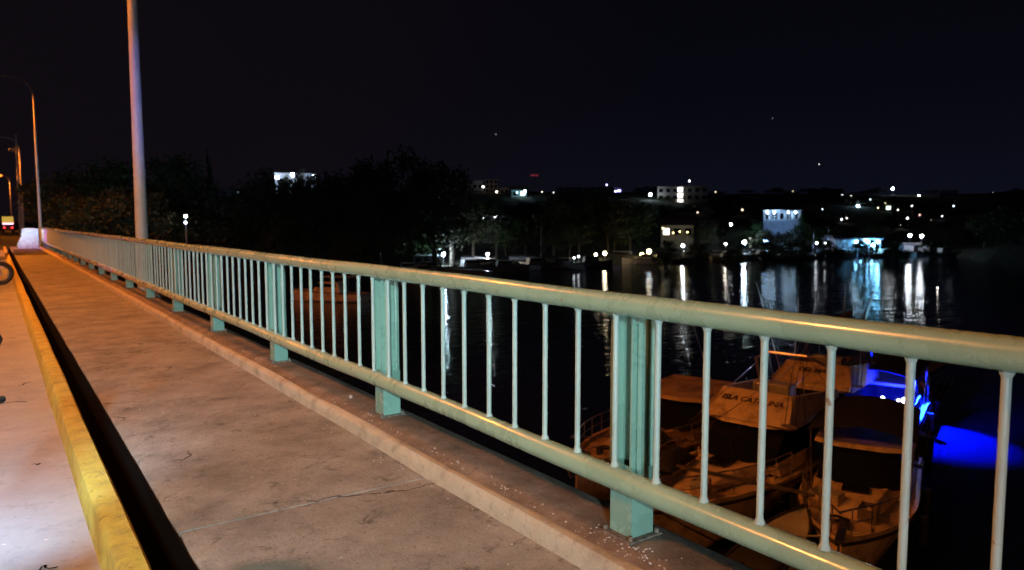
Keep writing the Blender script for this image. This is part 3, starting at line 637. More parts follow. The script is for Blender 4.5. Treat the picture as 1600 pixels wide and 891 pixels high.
lampo(290, 348, 75.5, (.6, .7, 1), 8, .14, 'lower faint lamp under the upper one, right of the thick pole', group=None, hmax=1.5)
lampo(421, 324, 120, WH, 4, .14, 'small white lamp in the trees under the grey house', hmax=2)
house(742, 283, 300, 330, 26, 'long low wing of the white hotel on the ridge', (.5, .5, .55), win=(3, 1), depth=12, name='hotel_wing', cat='building')
house(768, 281, 302, 322, 20, 'white block of the hotel on the ridge, left of centre', (.6, .55, .5), win=(3, 3), name='hotel_block', cat='building')
house(788, 294, 305, 320, 14, 'small square annex right of the white hotel block', (.5, .42, .36), win=(2, 1), name='annex', cat='building')
lampo(755, 292, 322, (1, .9, .8), 22, .32, 'lamp added at the hotel wall to light it', hmax=4)  # this lamp and the next are added to brighten the hotel walls
lampo(776, 300, 312, (1, .8, .6), 18, .32, 'lamp added low before the hotel block to light it', hmax=4)
house(668, 403, 414, 119, 44, 'low white shed beside the bright quay lamp', (.6, .62, .66), win=(3, 1))
house(742, 405, 413, 129, 40, 'low white roofed shelter left of the dock lamp', (.5, .52, .56), win=(4, 1))
house(815, 404, 414, 137, 36, 'low grey shed right of the dock lamp', (.3, .32, .36), win=(4, 1))
house(811, 297, 308, 290, 24, 'gabled house lit pale cyan on the ridge', (.5, .7, .75), roof='gable', win=(2, 1), lit=(1,), litc=(.6, .95, 1), ls=8)
lampo(820, 299, 286, (.6, .95, 1), 45, .4, 'cyan white lamp on the gabled ridge house', hmax=3)
lampo(808, 301, 286, (.4, .8, .9), 6, .35, 'weaker cyan lamp left of the brighter one on the gabled house', hmax=3)
o = empty('roof_sign', tuple(P(835, 274, 420)), -YAW, 'small red glowing sign on a mast above the ridge', 'sign')
MB().box(-2.2, 2.2, 0, .3, -.45, .45).build('sign_panel', emat((.9, .08, .12), .14), o); MB().tube([(0, .15, -7), (0, .15, -.7)], .12, 6).build('mast', M_dark, o)
house(957, 293, 305, 360, 30, 'low house with violet lit roof edge on the ridge', (.25, .22, .45), win=(3, 1), lit=(0, 2), litc=(.45, .4, 1), ls=5)
for u, v, s in ((948, 289, 8), (952, 297, 20), (962, 299, 14)):
    lampo(u, v, 356, (.5, .45, 1), s, .38, {948: 'violet lamp on the roof of the ridge house', 952: 'brightest violet lamp at the ridge house', 962: 'right hand violet lamp at the ridge house'}[u], hmax=3)
lampo(1016, 304, 300, (.72, .88, 1), 90, .5, 'bright white lamp left of the building with the lit stairwell')
b_ = house(1066, 292, 314, 300, 76, 'wide pale apartment building with a lit stairwell on the ridge', (.42, .38, .34), win=(7, 2), name='apartment_building', cat='building', depth=12)
for i, zz in enumerate((292, 301, 310)):
    q = P(1063, zz, 299.5); f = MB()
    lq = b_.matrix_basis.inverted() @ q if False else q
    inv = Matrix.Rotation(-b_.rotation_euler[2], 4, 'Z') @ Matrix.Translation(-Vector(b_.location)); l_ = inv @ q
    MB().box(l_.x-1.0, l_.x+1.0, -.35, -.08, l_.z-1.9, l_.z-.3).build('stair_window', emat((1, .96, .88), 3.5), b_)
lampo(1077, 283, 298, WH, 20, .28, 'lamp on the roof above the lit stairwell', hmax=3)
house(775, 338, 347, 175, 44, 'low dim house with lit porch behind the opposite quay', (.35, .36, .4), win=(3, 1))
lampo(774, 339, 172, WH, 35, .22, 'bright porch lamp on the low house behind the quay', hmax=2.5)
lampo(756, 341, 172, WH, 5, .18, 'faint porch lamp left of the bright porch lamp', hmax=2.5)
# quay in the centre-left
lampo(693, 397, 122, (.6, .8, 1), 420, .25, 'bright white quay lamp between the trees across the water')
lampo(762, 398, 128, (.85, .92, 1), 380, .22, 'white quay lamp above the long dock')
lampo(897, 403, 146, WH, 18, .16, 'left one of the two tiny dock lamps'); lampo(904, 401, 146, WH, 18, .16, 'right one of the two tiny dock lamps')
lampo(931, 398, 152, (1, .85, .55), 50, .24, 'left one of the paired warm lamps in the shrub'); lampo(945, 396, 152, (1, .85, .55), 70, .30, 'right one of the paired warm lamps in the shrub')
lampo(1003, 398, 164, YL, 60, .34, 'lower yellow lamp lighting the shrub'); lampo(1014, 393, 164, (1, .8, .45), 80, .38, 'upper yellow lamp lighting the shrub')
lampo(1025, 400, 163, YL, 6, .2, 'faint yellow lamp right of the pair of yellow lamps')
hz = house(1058, 352, 372, 186, 50, 'waterside house with warm strip lights under its eaves', (.4, .37, .28), roof='gable', win=(3, 1), lit=(0,), ls=3)
for u, v in ((1036, 357), (1052, 364), (1062, 362), (1074, 363)):
    lampo(u, v, 183, YL, 7 if u > 1040 else 14, .17, {1036: 'pale lamp at left corner of the eaves-lit house', 1052: 'first of the yellow eaves lamps', 1062: 'middle of the yellow eaves lamps', 1074: 'last of the yellow eaves lamps'}[u], hmax=2)
lampo(1067, 384, 174, WH, 60, .26, 'white lamp on the waterfront below the eaves-lit house')
lampo(1142, 351, 205, WH, 45, .28, 'white lamp alone on the slope left of the colonnaded house')
lampo(1134, 382, 176, (1, .9, .75), 35, .22, 'small warm lamp left of the bright dock lamp')
lampo(1163, 379, 176, WH, 120, .36, 'bright white dock lamp left of the blue one')
lampo(1196, 378, 178, (.30, .52, 1), 110, .34, 'bright blue dock lamp below the colonnaded house')
lampo(1172, 372, 186, (1, .95, .9), 5, .2, 'faint lamp behind the bright white dock lamp')
# colonnaded house
D2 = D(1221, 200); wdt = 54/F*D2
ch = house(1221, 329, 357, 200, 54, 'white two storey house with a blue lit colonnade above the water', (.72, .78, .85), win=(0, 0), roof='flat', depth=9)
h_ = P(1221, 329, D2).z-ch.location.z; hv = P(1221, 329, D2).z-P(1221, 357, D2).z
zt = h_; zm = h_-hv*.5
MB().box(-wdt/2, wdt/2, -2.2, -.02, zm-.25, zm).build('balcony_floor', hmat((.72, .78, .85)), ch)
MB().box(-wdt/2-.2, wdt/2+.2, -2.4, -.22, zt-.2, zt+.12).build('porch_roof', hmat((.72, .78, .85)), ch)
for i in range(8):
    x = -wdt/2+.3+(wdt-.6)*i/7; MB().box(x-.14, x+.14, -2.2, -1.9, zm, zt-.2).build('column', hmat((.8, .85, .9)), ch)
for i in range(5):
    x = -wdt/2+1+(wdt-2)*i/4; f = MB().box(x-.5, x+.5, -.08, -.003, zm+.1, zt-.6).build('doorway', M_white2, ch); MB().box(x-.4, x+.4, -.1, -.081, zm+.15, zt-.7).build('pane', M_glass, f)
for i, u in enumerate((1199, 1210, 1232, 1243)):
    lampo(u, 332, 197.6, (.5, .75, 1), 75, .2, ['leftmost lamp in the blue lit colonnade', 'second lamp from left in the blue lit colonnade', 'third lamp from left in the blue lit colonnade', 'rightmost lamp in the blue lit colonnade'][i], 'porch_lamp', 'lamp', hmax=1.2)
light('SPOT', 'facade_light', tuple(P(1218, 352, D2-7)), 500, (.25, .5, 1), None, .3, tuple(P(1221, 345, D2)), 110, .6).name = 'facade_light'
# boathouse
bh = empty('boathouse', (P(1340, 395, D(1340, 180)).x, P(1340, 395, D(1340, 180)).y, WATER), -YAW, 'long low boathouse on piles with blue and cyan strip lights', 'boathouse')
wb = 72/F*D(1340, 180)
MB().box(-wb/2, wb/2, 0, 6, .9, 1.15).build('floor', M_wood, bh)
MB().box(-wb/2-.3, wb/2+.3, -.4, 6.3, 3.5, 3.75).build('roof', mat('sheet_roof', (.35, .4, .5), .5), bh)
MB().box(-wb/2, wb/2, 5.8, 6, 1.15, 3.5).build('wall', hmat((.5, .6, .72)), bh)
MB().box(-wb/2+.1, -wb/2+2.6, 1.5, 5.7, 1.15, 4.3).build('room', hmat((.45, .45, .55)), bh)
for i in range(9):
    x = -wb/2+.2+(wb-.4)*i/8; MB().box(x-.09, x+.09, -.1, .1, -1.5, 3.5).build('pile', M_galv, bh)
for i, u in enumerate((1338, 1347, 1356, 1364, 1372)):
    lampo(u, 378+(i % 2)*5, 179.6, (.2, .62, 1), 55, .3, ['first', 'second', 'third', 'fourth', 'rightmost'][i]+' cyan lamp along the boathouse front', 'deck_lamp', 'lamp', hmax=1.0)
lampo(1352, 376, 179.4, (.5, .85, 1), 20, .2, 'pale lamp under the boathouse eaves', 'deck_lamp', 'lamp', hmax=1)
# pier with two lamps
pr = empty('pier', (P(1432, 392, D(1432, 184)).x, P(1432, 392, D(1432, 184)).y, WATER), -YAW, 'pier with a low white kiosk under two tall white lamps', 'pier')
MB().box(-7, 9, -1, 2.5, .7, .95).build('pier_deck', M_wood, pr); MB().box(-2.6, 3.0, .2, 2.2, .951, 2.6).build('kiosk_wall', hmat((.6, .6, .68)), pr); MB().box(-2.8, 3.2, 0, 2.4, 2.6, 2.75).build('kiosk_roof', M_white2, pr)
MB().box(-.5, .4, .15, .199, 1.0, 2.2).build('kiosk_door', M_dark, pr)
for i in range(7): MB().tube([(-6.6+i*2.5, -.8, -1.5), (-6.6+i*2.5, -.8, .7)], .13, 8).build('pile', M_wood, pr)
lampo(1422, 368, 183.2, (.8, .9, 1), 70, .27, 'left tall white lamp on the pier'); lampo(1440, 369, 183.2, (.85, .9, 1), 70, .27, 'right tall white lamp on the pier')
# dock lamps among boats
for u, v, d, s, lb_ in ((1276, 380, 178, 18, 'left small white dock lamp among the moored masts'), (1290, 380, 178, 18, 'right small white dock lamp among the moored masts')):
    lampo(u, v, d, (.9, .95, 1), s, .18, lb_)
# hillside lamps
HL = [(1395, 295, 400, WH, 90, .6, 'brightest lamp high on the hill, right of centre'), (1341, 322, 300, (.5, .78, 1), 90, .48, 'blue white lamp midway up the hill'), (1348, 331, 290, WH, 14, .28, 'small lamp just under the blue white hill lamp'), (1436, 306, 380, (1, .95, .85), 45, .42, 'warm white lamp left of the lit hilltop block'), (1467, 312, 360, (.75, .82, 1), 120, .6, 'strong white lamp in front of the hilltop block'), (1453, 316, 360, (.7, .75, 1), 25, .4, 'small lamp left of the strong hilltop lamp'), (1447, 314, 362, WH, 6, .3, 'faint lamp beside the small hilltop lamp'), (1316, 305, 380, WH, 5, .35, 'faint lamp high on the hill left of the brightest'), (1315, 343, 240, WH, 9, .24, 'dim lamp at mid slope above the boathouse'), (1323, 341, 240, (1, .9, .8), 4, .24, 'dimmer lamp next to the dim mid slope lamp'), (1408, 351, 230, (1, .97, .88), 22, .26, 'lower of two warm lamps on the slope above the pier'), (1418, 341, 245, (1, .97, .88), 14, .26, 'upper of two warm lamps on the slope above the pier'), (1372, 325, 290, WM, 4, .26, 'dim warm lamp left of the greenish window'), (1383, 318, 300, WM, 4, .3, 'dim warm lamp above the greenish window'), (1472, 338, 260, (.8, .8, 1), 7, .26, 'dim lamp low on the slope at right'), (1437, 336, 270, (1, .6, .5), 2.5, .3, 'faint reddish lamp on the slope'), (1500, 332, 280, WH, 2.5, .3, 'faint lamp at the right end of the slope'), (1552, 302, 420, WM, 1.6, .5, 'very faint lamp on the distant right skyline'), (1412, 311, 350, WM, 3, .3, 'dim lamp between hilltop lamps'), (1239, 299, 390, WM, 1.4, .35, 'very faint lamp on the ridge above the colonnaded house'), (1534, 423, 112, (1, .95, .9), 18, .10, 'smaller lamp of the pair at the dark right shore'), (1543, 427, 110, (1, .95, .9), 40, .13, 'larger lamp of the pair at the dark right shore'), (1465, 450, 78, (1, .9, .8), 6, .07, 'small buoy light on the dark water at right'), (865, 301, 300, (1, .9, .8), 2.5, .25, 'faint lamp right of the gabled ridge house'), (847, 300, 300, (1, .85, .7), 3, .25, 'faint warm lamp right of the cyan lamp'), (1118, 300, 320, WM, 2, .3, 'faint lamp right of the apartment building')]
hx = random.Random(11)
FN = [(1128, 318, 'on the slope above the lone slope lamp'), (1200, 315, 'above the colonnaded house'), (1262, 318, 'above the green lit tree'), (1285, 327, 'over the moored sailboats'), (1330, 306, 'above the blue white hill lamp'), (1360, 312, 'right above the boathouse on the upper slope'), (1425, 322, 'above the pier on the upper slope'), (1490, 322, 'under the pale hilltop block'), (1520, 315, 'near the right end of the ridge'), (1455, 345, 'low behind the pier lamps'), (1380, 344, 'low behind the boathouse roof'), (1298, 345, 'low between green tree and boathouse'), (1090, 332, 'below the apartment building at its right'), (1045, 330, 'below the apartment building at its left'), (985, 322, 'below the violet ridge house'), (720, 310, 'on the slope left of the hotel'), (880, 318, 'on the dark slope in the centre'), (1575, 306, 'at the far right of the skyline'), (1350, 352, 'just over the boathouse roof'), (1160, 328, 'over the bright dock lamp'), (1403, 328, 'beside the greenish window')]
for u, v, w_ in FN: HL.append((u, v, 260 if v > 320 else 320, hx.choice(((1, .8, .55), (1, .93, .85), (.7, .82, 1))), hx.uniform(1.5, 7), hx.uniform(.18, .3), 'faint lamp '+w_))
house(915, 293, 301, 350, 90, 'long low pale building on the skyline left of the violet ridge house', (.16, .15, .17), win=(9, 1), depth=12, name='skyline_building', cat='building')
for u, v, d, c, s, r, lb_ in HL: lampo(u, v, d, c, s, r, lb_)
house(1388, 320, 330, 285, 18, 'small house with a greenish lit window on the hill', (.3, .32, .28), win=(1, 1), lit=(0,), litc=(.7, .9, .7), ls=2.2)
house(1482, 298, 312, 365, 24, 'pale flat roofed block on the right hilltop', (.5, .5, .6), win=(3, 1), name='hilltop_block', cat='building')
house(1462, 316, 326, 350, 26, 'low violet grey house under the strong hilltop lamp', (.5, .5, .65), win=(3, 1))
house(1172, 307, 320, 320, 26, 'dim brownish house on the hill right of the apartment building', (.3, .25, .22), win=(2, 1))
house(1108, 345, 352, 215, 30, 'dim low house on the slope beside the lone lamp', (.2, .18, .16), win=(3, 1))
house(1318, 332, 342, 250, 26, 'dim house behind the mid slope lamps', (.2, .18, .17), win=(3, 1))
house(1410, 330, 340, 275, 30, 'dim house above the warm slope lamps', (.2, .18, .17), win=(3, 1))
house(1290, 296, 306, 400, 50, 'long dark building on the skyline above the colonnaded house', (.12, .11, .12), win=(5, 1), depth=12, name='skyline_building', cat='building')

# ------------------------------------------------------------ small moored boats along the far bank
def small_boat(x, y, rz, L, label, m=M_white, cabin=True, mast=0, name='motorboat', cat='boat', group='boats moored along the far bank', canopy=None):
    o = empty(name, (x, y, WATER), rz, label, cat, group); B = L*.3
    rings = []
    for i in range(9):
        t = i/8; x_ = -L/2+L*t; b = B/2*(1-max(0, (t-.45)/.55)**2.2)*.98+.02; sh = .75+.35*t*t; 
        rings.append([(x_, -b, sh), (x_, -b*.85, .1), (x_, 0, -.3), (x_, b*.85, .1), (x_, b, sh), (x_, b*.9, sh), (x_, 0, sh-.06), (x_, -b*.9, sh)])
    MB().loft(rings).build('hull', m, o, smooth=True)
    MB().tube([(-L/2+L*i/8, (B/2*(1-max(0, (i/8-.45)/.55)**2.2)*.98+.03), .76+.35*(i/8)**2) for i in range(9)], .04, 5).tube([(-L/2+L*i/8, -(B/2*(1-max(0, (i/8-.45)/.55)**2.2)*.98+.03), .76+.35*(i/8)**2) for i in range(9)], .04, 5).build('rub_rail', M_dark, o)
    if cabin:
        MB().loft([[(-L*.2, -B*.33, .8), (L*.18, -B*.28, .85), (L*.18, B*.28, .85), (-L*.2, B*.33, .8)], [(-L*.17, -B*.3, 1.75), (L*.08, -B*.25, 1.75), (L*.08, B*.25, 1.75), (-L*.17, B*.3, 1.75)]]).build('cabin', m, o)
        MB().loft([[(-L*.15, -B*.33, 1.3), (L*.14, -B*.28, 1.3), (L*.14, B*.28, 1.3), (-L*.15, B*.33, 1.3)], [(-L*.15, -B*.31, 1.6), (L*.115, -B*.262, 1.6), (L*.115, B*.262, 1.6), (-L*.15, B*.31, 1.6)]]).build('window_band', M_glass, o)
    if canopy:
        MB().box(-L*.35, L*.05, -B*.4, B*.4, 2.2, 2.28).build('canopy', canopy, o)
        for sx in (-L*.33, L*.03):
            for sy in (-B*.38, B*.38): MB().tube([(sx, sy, .8), (sx, sy, 2.2)], .025, 5).build('canopy_pole', M_metal, o)
    if mast: MB().tube([(L*.1, 0, .8), (L*.1, 0, mast)], .06, 6, .03).tube([(L*.1, 0, 1.9), (-L*.35, 0, 2.0)], .05, 6).build('mast', M_metal, o)
    return o
SB = [(640, 5, 'white motorboat at the left end of the opposite quay', 7, .1, 0), (668, 6, 'white cabin boat left of the bright quay lamp', 8, .3, 0), (705, 5, 'white cabin boat right under the bright quay lamp', 8, 2.9, 0), (735, 6, 'grey boat right of the bright quay lamp', 7, .5, 0), (770, 5, 'boat with canopy below the dock lamp', 8, .1, 0), (805, 6, 'blue grey boat right of the dock lamp', 8, 3.0, 0), (838, 6, 'dim sailboat with bare mast left of the tiny dock lamps', 8, .4, 7), (880, 7, 'dim boat under the tiny dock lamps', 7, 2.8, 0), (1040, 7, 'dim boat right of the yellow lamps', 7, .3, 0), (1080, 7, 'white boat under the waterfront lamp', 8, .2, 0), (1120, 7, 'pale boat left of the small warm lamp', 8, 2.9, 0), (1160, 8, 'white boat under the bright white dock lamp', 9, .1, 0), (1200, 9, 'blue lit boat under the blue dock lamp', 10, .15, 0), (1236, 9, 'pale greenish boat in front of the low bush', 10, 2.95, 0), (1268, 8, 'sailboat at the left small dock lamp', 8, .5, 6), (1290, 8, 'sailboat at the right small dock lamp', 8, .4, 6.5), (660, 12, 'low pale boat in front of the boats at the quay left end', 6, .5, 0), (722, 12, 'pale boat lying off the bright quay lamp', 8, 2.7, 0), (752, 5, 'white boat moored beneath the white dock lamp', 7, .2, 0), (790, 11, 'open boat lying off the long dock', 7, .2, 0), (850, 5, 'grey cabin boat at the right end of the long dock', 8, 3.0, 0), (925, 6, 'small boat below the paired warm lamps', 7, .2, 0), (1010, 8, 'boat below the two yellow lamps', 8, 2.9, 0), (1062, 12, 'open boat lying off the waterfront lamp', 6, .4, 0), (1140, 12, 'open boat lying off the small warm lamp', 7, .1, 0), (1182, 5, 'white boat between the white and blue dock lamps', 8, 2.9, 0), (1222, 14, 'dark boat lying off the blue dock lamp', 9, .2, 0), (1252, 5, 'white boat between green bush and sailboats', 8, .3, 0), (1312, 9, 'boat at the left end of the boathouse', 8, .3, 0), (1452, 8, 'boat tied to the right side of the pier', 7, .2, 0), (1390, 9, 'low boat lit blue right of the boathouse', 9, .1, 0), (1480, 9, 'dim boat right of the pier', 8, .2, 0)]
for i, (u, off, lb_, L, rr, mst) in enumerate(SB):
    d = shore(u)-off+2; p = P(u, 347, d); small_boat(p.x, p.y, -YAW+rr, L, lb_, [M_white, M_white2][i % 2], cabin=(i % 3 != 2), mast=mst, canopy=M_navy if i == 4 else None, name='sailboat' if mst else 'motorboat')
# long dock along the opposite quay
for u0, u1, lb_ in ((630, 860, 'long low timber dock across the water under the quay lamps'), (1120, 1300, 'timber dock under the white and blue dock lamps')):
    a = P(u0, 347, shore(u0)-1.2); b = P(u1, 347, shore(u1)-1.2); ln = (b-a).length; an = math.atan2(b.y-a.y, b.x-a.x)
    o = empty('dock', (a.x, a.y, WATER), an, lb_, 'dock')
    MB().box(0, ln, -.8, .8, .55, .75).build('dock_deck', M_wood, o)
    for i in range(12): MB().tube([(ln*(i+.5)/12, -.7, -1.2), (ln*(i+.5)/12, -.7, 1.5)], .12, 6).build('pile', M_wood, o)
# white yacht moored by the yellow lamps
p = P(968, 347, 138); small_boat(p.x, p.y, -YAW+2.9, 13, 'long low pale yacht lying left of the yellow lamps', M_white2, True)
p = P(510, 347, 67); cb = small_boat(p.x, p.y, -YAW+2.95, 7.2, 'orange lit cabin cruiser seen between the railing bars at left', M_white, True, canopy=M_white2, group=None)
p = P(1326, 347, 50); small_boat(p.x, p.y, -YAW+.6, 1.7, 'small pale dinghy whose tip shows just above the handrail', M_white, False, name='dinghy', group=None)

# ------------------------------------------------------------ the near marina
def textmesh(txt, size, m, parent, mat4, name='lettering'):
    cu = bpy.data.curves.new('t', 'FONT'); cu.body = txt; cu.size = size; cu.align_x = 'CENTER'; cu.align_y = 'CENTER'; cu.extrude = .004; cu.offset = .006; cu.shear = .15
    ob = bpy.data.objects.new('t', cu); C.objects.link(ob); dg = bpy.context.evaluated_depsgraph_get(); me = bpy.data.meshes.new_from_object(ob.evaluated_get(dg)); bpy.data.objects.remove(ob); bpy.data.curves.remove(cu)
    me.materials.clear(); me.materials.append(m); me.transform(mat4); o = bpy.data.objects.new(name, me); C.objects.link(o); o.parent = parent; return o
def halfb(t, B): return B/2*(1-max(0, (t-.5)/.5)**2.3)*.97+.03
def yacht(loc, rz, L, B, label, m, fly=True, name_txt=None, canopy=None, name='motor_yacht', zsc=1.0):
    o = empty(name, loc, rz, label, 'yacht', None)                   # bow = +x
    sheer = lambda t: (1.0+.45*t**2)*zsc
    rings = []
    for i in range(17):
        t = i/16; x = -L/2+L*t; b = halfb(t, B); s = sheer(t); fl = .78-.25*t
        rings.append([(x, -b, s), (x-.0, -b*.97, s-.14), (x, -b*fl, .12), (x, -b*.35, -.3), (x, 0, -.4), (x, b*.35, -.3), (x, b*fl, .12), (x, b*.97, s-.14), (x, b, s), (x, b*.93, s-.01), (x, b*.93, s-.12), (x, 0, s-.07), (x, -b*.93, s-.12), (x, -b*.93, s-.01)])
    MB().loft(rings).build('hull', m, o, smooth=True)
    rr = MB()
    for sg in (-1, 1): rr.tube([(-L/2+L*i/16, sg*(halfb(i/16, B)+.015), sheer(i/16)-.12) for i in range(17)], .035, 6)
    rr.build('rub_rail', M_dark, o, smooth=True)
    # trunk cabin on the foredeck with a hatch
    z0 = sheer(.6)-.1
    MB().loft([[(x, -w, z) for x, w, z in ((-L*.05, 1, 1),)]*0 or [(-L*.02, -B*.34, z0), (L*.26, -B*.2, z0+.12), (L*.30, 0, z0+.14), (L*.26, B*.2, z0+.12), (-L*.02, B*.34, z0)], [(-L*.02, -B*.3, z0+.36), (L*.2, -B*.17, z0+.30), (L*.24, 0, z0+.28), (L*.2, B*.17, z0+.30), (-L*.02, B*.3, z0+.36)]]).build('trunk_cabin', m, o, smooth=True, bevel=.03)
    MB().box(L*.08, L*.14, -.28, .28, z0+.34, z0+.40).build('hatch', M_glass, o, bevel=.02)
    # saloon with raked dark windshield
    zc = z0+.3
    MB().loft([[(-L*.3, -B*.4, z0), (L*.02, -B*.4, z0), (L*.02, B*.4, z0), (-L*.3, B*.4, z0)], [(-L*.3, -B*.4, zc), (L*.03, -B*.38, zc), (L*.03, B*.38, zc), (-L*.3, B*.4, zc)]]).build('saloon_base', m, o)
    MB().loft([[(-L*.29, -B*.39, zc), (L*.035, -B*.36, zc), (L*.075, -B*.18, zc), (L*.075, B*.18, zc), (L*.035, B*.36, zc), (-L*.29, B*.39, zc)], [(-L*.27, -B*.36, zc+.72), (-L*.05, -B*.33, zc+.72), (-L*.03, -B*.16, zc+.72), (-L*.03, B*.16, zc+.72), (-L*.05, B*.33, zc+.72), (-L*.27, B*.36, zc+.72)]]).build('windshield', M_glass, o, smooth=True)
    zr = zc+.72
    MB().loft([[(-L*.34, -B*.42, zr), (-L*.03, -B*.42, zr), (0, -B*.2, zr), (0, B*.2, zr), (-L*.03, B*.42, zr), (-L*.34, B*.42, zr)], [(-L*.34, -B*.41, zr+.1), (-L*.04, -B*.41, zr+.1), (-L*.01, -B*.2, zr+.1), (-L*.01, B*.2, zr+.1), (-L*.04, B*.41, zr+.1), (-L*.34, B*.41, zr+.1)]]).build('cabin_roof', m, o, bevel=.02)
    if fly:
        # sloped front board of the flybridge carrying the name
        x1, x0 = -L*.005, -L*.075; zb_, zt_ = zr+.1, zr+.72
        MB().loft([[(x1, -B*.41, zb_), (x1, B*.41, zb_), (x1-.06, B*.43, zb_+.16), (x0, B*.33, zt_), (x0, -B*.33, zt_), (x1-.06, -B*.43, zb_+.16)], [(x1-.1, -B*.41, zb_), (x1-.1, B*.41, zb_), (x1-.16, B*.42, zb_+.16), (x0-.08, B*.32, zt_), (x0-.08, -B*.32, zt_), (x1-.16, -B*.42, zb_+.16)]]).build('flybridge_front', m, o)
        for sg in (-1, 1):
            MB().loft([[(x1-.1, sg*B*.40, zb_), (-L*.33, sg*B*.40, zb_), (-L*.33, sg*B*.37, zb_+.4), (x0-.05, sg*B*.33, zt_)], [(x1-.1, sg*B*.42, zb_), (-L*.33, sg*B*.42, zb_), (-L*.33, sg*B*.39, zb_+.4), (x0-.05, sg*B*.35, zt_)]]).build('flybridge_side', m, o)
        if name_txt:
            a = Vector((x1-.06, 0, zb_+.16)); b = Vector((x0, 0, zt_)); nrm = Vector((b.z-a.z, 0, -(b.x-a.x))).normalized(); ctr = (a+b)/2+nrm*.004+ (b-a)*.08
            yax = (b-a).normalized(); xax = yax.cross(nrm)
            M4 = Matrix(((xax.x, yax.x, nrm.x, ctr.x), (xax.y, yax.y, nrm.y, ctr.y), (xax.z, yax.z, nrm.z, ctr.z), (0, 0, 0, 1)))
            textmesh(name_txt, .235 if len(name_txt) > 8 else .24, M_text, o, M4)
        MB().box(-L*.2, -L*.15, -.5, .5, zb_, zb_+.7).build('helm_seat', M_white2, o, bevel=.04)
        w = ring(MB(), (-L*.105, 0, zt_+.02), .17, .015, 'x'); w.build('steering_wheel', M_metal, o)
        ar = MB()
        for sg in (-1, 1): ar.tube([(-L*.32, sg*B*.38, zb_), (-L*.27, sg*B*.36, zb_+1.1), (-L*.25, sg*B*.2, zb_+1.35)], .035, 8)
        ar.tube([(-L*.25, -B*.2, zb_+1.35), (-L*.25, B*.2, zb_+1.35)], .035, 8).build('radar_arch', M_metal, o, smooth=True)
        MB().tube([(-L*.25, .2, zb_+1.35), (-L*.25, .25, zb_+2.9)], .012, 6).build('antenna', M_white2, o)
    if canopy:
        n = 6; ring_ = []
        for i in range(n+1):
            yy = -B*.46+B*.92*i/n; zz = zr+.62-(abs(yy)/(B*.46))**2*.22; ring_.append((yy, zz))
        MB().loft([[(x, yy, zz) for yy, zz in ring_]+[(x, yy, zz-.03) for yy, zz in ring_[::-1]] for x in (-L*.42, -L*.2, L*.03)]).build('canopy', canopy, o, smooth=True)
        for sx in (-L*.4, L*.01):
            for sy in (-B*.44, B*.44): MB().tube([(sx*.9-.1, sy*.95, z0), (sx, sy, zr+.4)], .018, 6).build('canopy_pole', M_metal, o)
    # bow rail
    br = MB(); top = []
    for sg in (-1, 1):
        line = [(-L/2+L*t, sg*halfb(t, B)*.93, sheer(t)+.55) for t in (.5, .58, .66, .74, .82, .9, .97)]
        mid = [(x, y, z-.27) for x, y, z in line]
        br.tube(line+[(L/2+.25, 0, sheer(1)+.6)], .016, 6); br.tube(mid+[(L/2+.1, 0, sheer(1)+.3)], .010, 6)
    br.build('bow_rail', M_metal, o, smooth=True)
    for sg in (-1, 1):
        for t in (.5, .58, .66, .74, .82, .9, .97): MB().tube([(-L/2+L*t, sg*halfb(t, B)*.93, sheer(t)-.02), (-L/2+L*t, sg*halfb(t, B)*.93, sheer(t)+.55)], .013, 6).build('stanchion', M_metal, o)
    if fly:
        st_ = MB()
        for sg in (-1, 1): st_.tube([(-L*.25, sg*B*.2, zr+1.45), (L*.48, sg*.05, sheer(1)+.55)], .008, 5).tube([(-L*.25, sg*B*.2, zr+1.45), (-L*.48, sg*B*.4, sheer(0)+.1)], .008, 5)
        st_.build('stay', M_metal, o)
        for sg in (-1, 1): MB().tube([(-L*.1, sg*B*.42, zr), (-L*.02, sg*B*.5, zr+1.9), (-L*.0, sg*B*.62, zr+3.2)], .016, 6, .006).build('outrigger', M_metal, o)
    # anchor, windlass, bow roller, cleats, fenders, rope, locker
    MB().box(L*.44, L/2+.2, -.08, .08, sheer(1)-.02, sheer(1)+.05).build('bow_roller', M_metal, o)
    MB().tube([(L/2+.2, 0, sheer(1)), (L/2+.24, 0, sheer(1)-.4)], .02, 6).tube([(L/2+.1, -.2, sheer(1)-.28), (L/2+.26, 0, sheer(1)-.42), (L/2+.1, .2, sheer(1)-.28)], .022, 6).build('anchor', M_dark, o)
    MB().tube([(L*.38, 0, sheer(.9)-.1), (L*.38, 0, sheer(.9)+.12)], .09, 12).build('windlass', M_dark, o)
    for sg in (-1, 1):
        for t in (.62, .88): MB().box(-L/2+L*t-.1, -L/2+L*t+.1, sg*halfb(t, B)*.85-.02, sg*halfb(t, B)*.85+.02, sheer(t)-.08, sheer(t)+.03).build('cleat', M_metal, o)
        for t in (.35, .6): MB().tube([(-L/2+L*t, sg*(halfb(t, B)+.13), .2), (-L/2+L*t, sg*(halfb(t, B)+.13), .32), (-L/2+L*t, sg*(halfb(t, B)+.13), .68), (-L/2+L*t, sg*(halfb(t, B)+.13), .8)], .11, 10).build('fender', M_navy, o, smooth=True)
    MB().box(-L*.45, -L*.36, -B*.3, B*.3, z0, z0+.35).build('aft_bench', M_white2, o, bevel=.04)
    MB().box(-L/2-.45, -L/2-.005, -B*.36, B*.36, .28, .36).build('swim_platform', M_wood, o)
    rp = MB(); cxx, cyy = L*.31, -.25
    for k in range(3): ring(rp, (cxx, cyy, 0), .16-.03*k, .016, n=16, k=5)
    rp.v = [(cxx+(x-cxx), cyy+z, sheer(.8)-.03+(y-cyy)) for x, y, z in rp.v]; rp.build('rope_coil', M_navy, o)
    return o
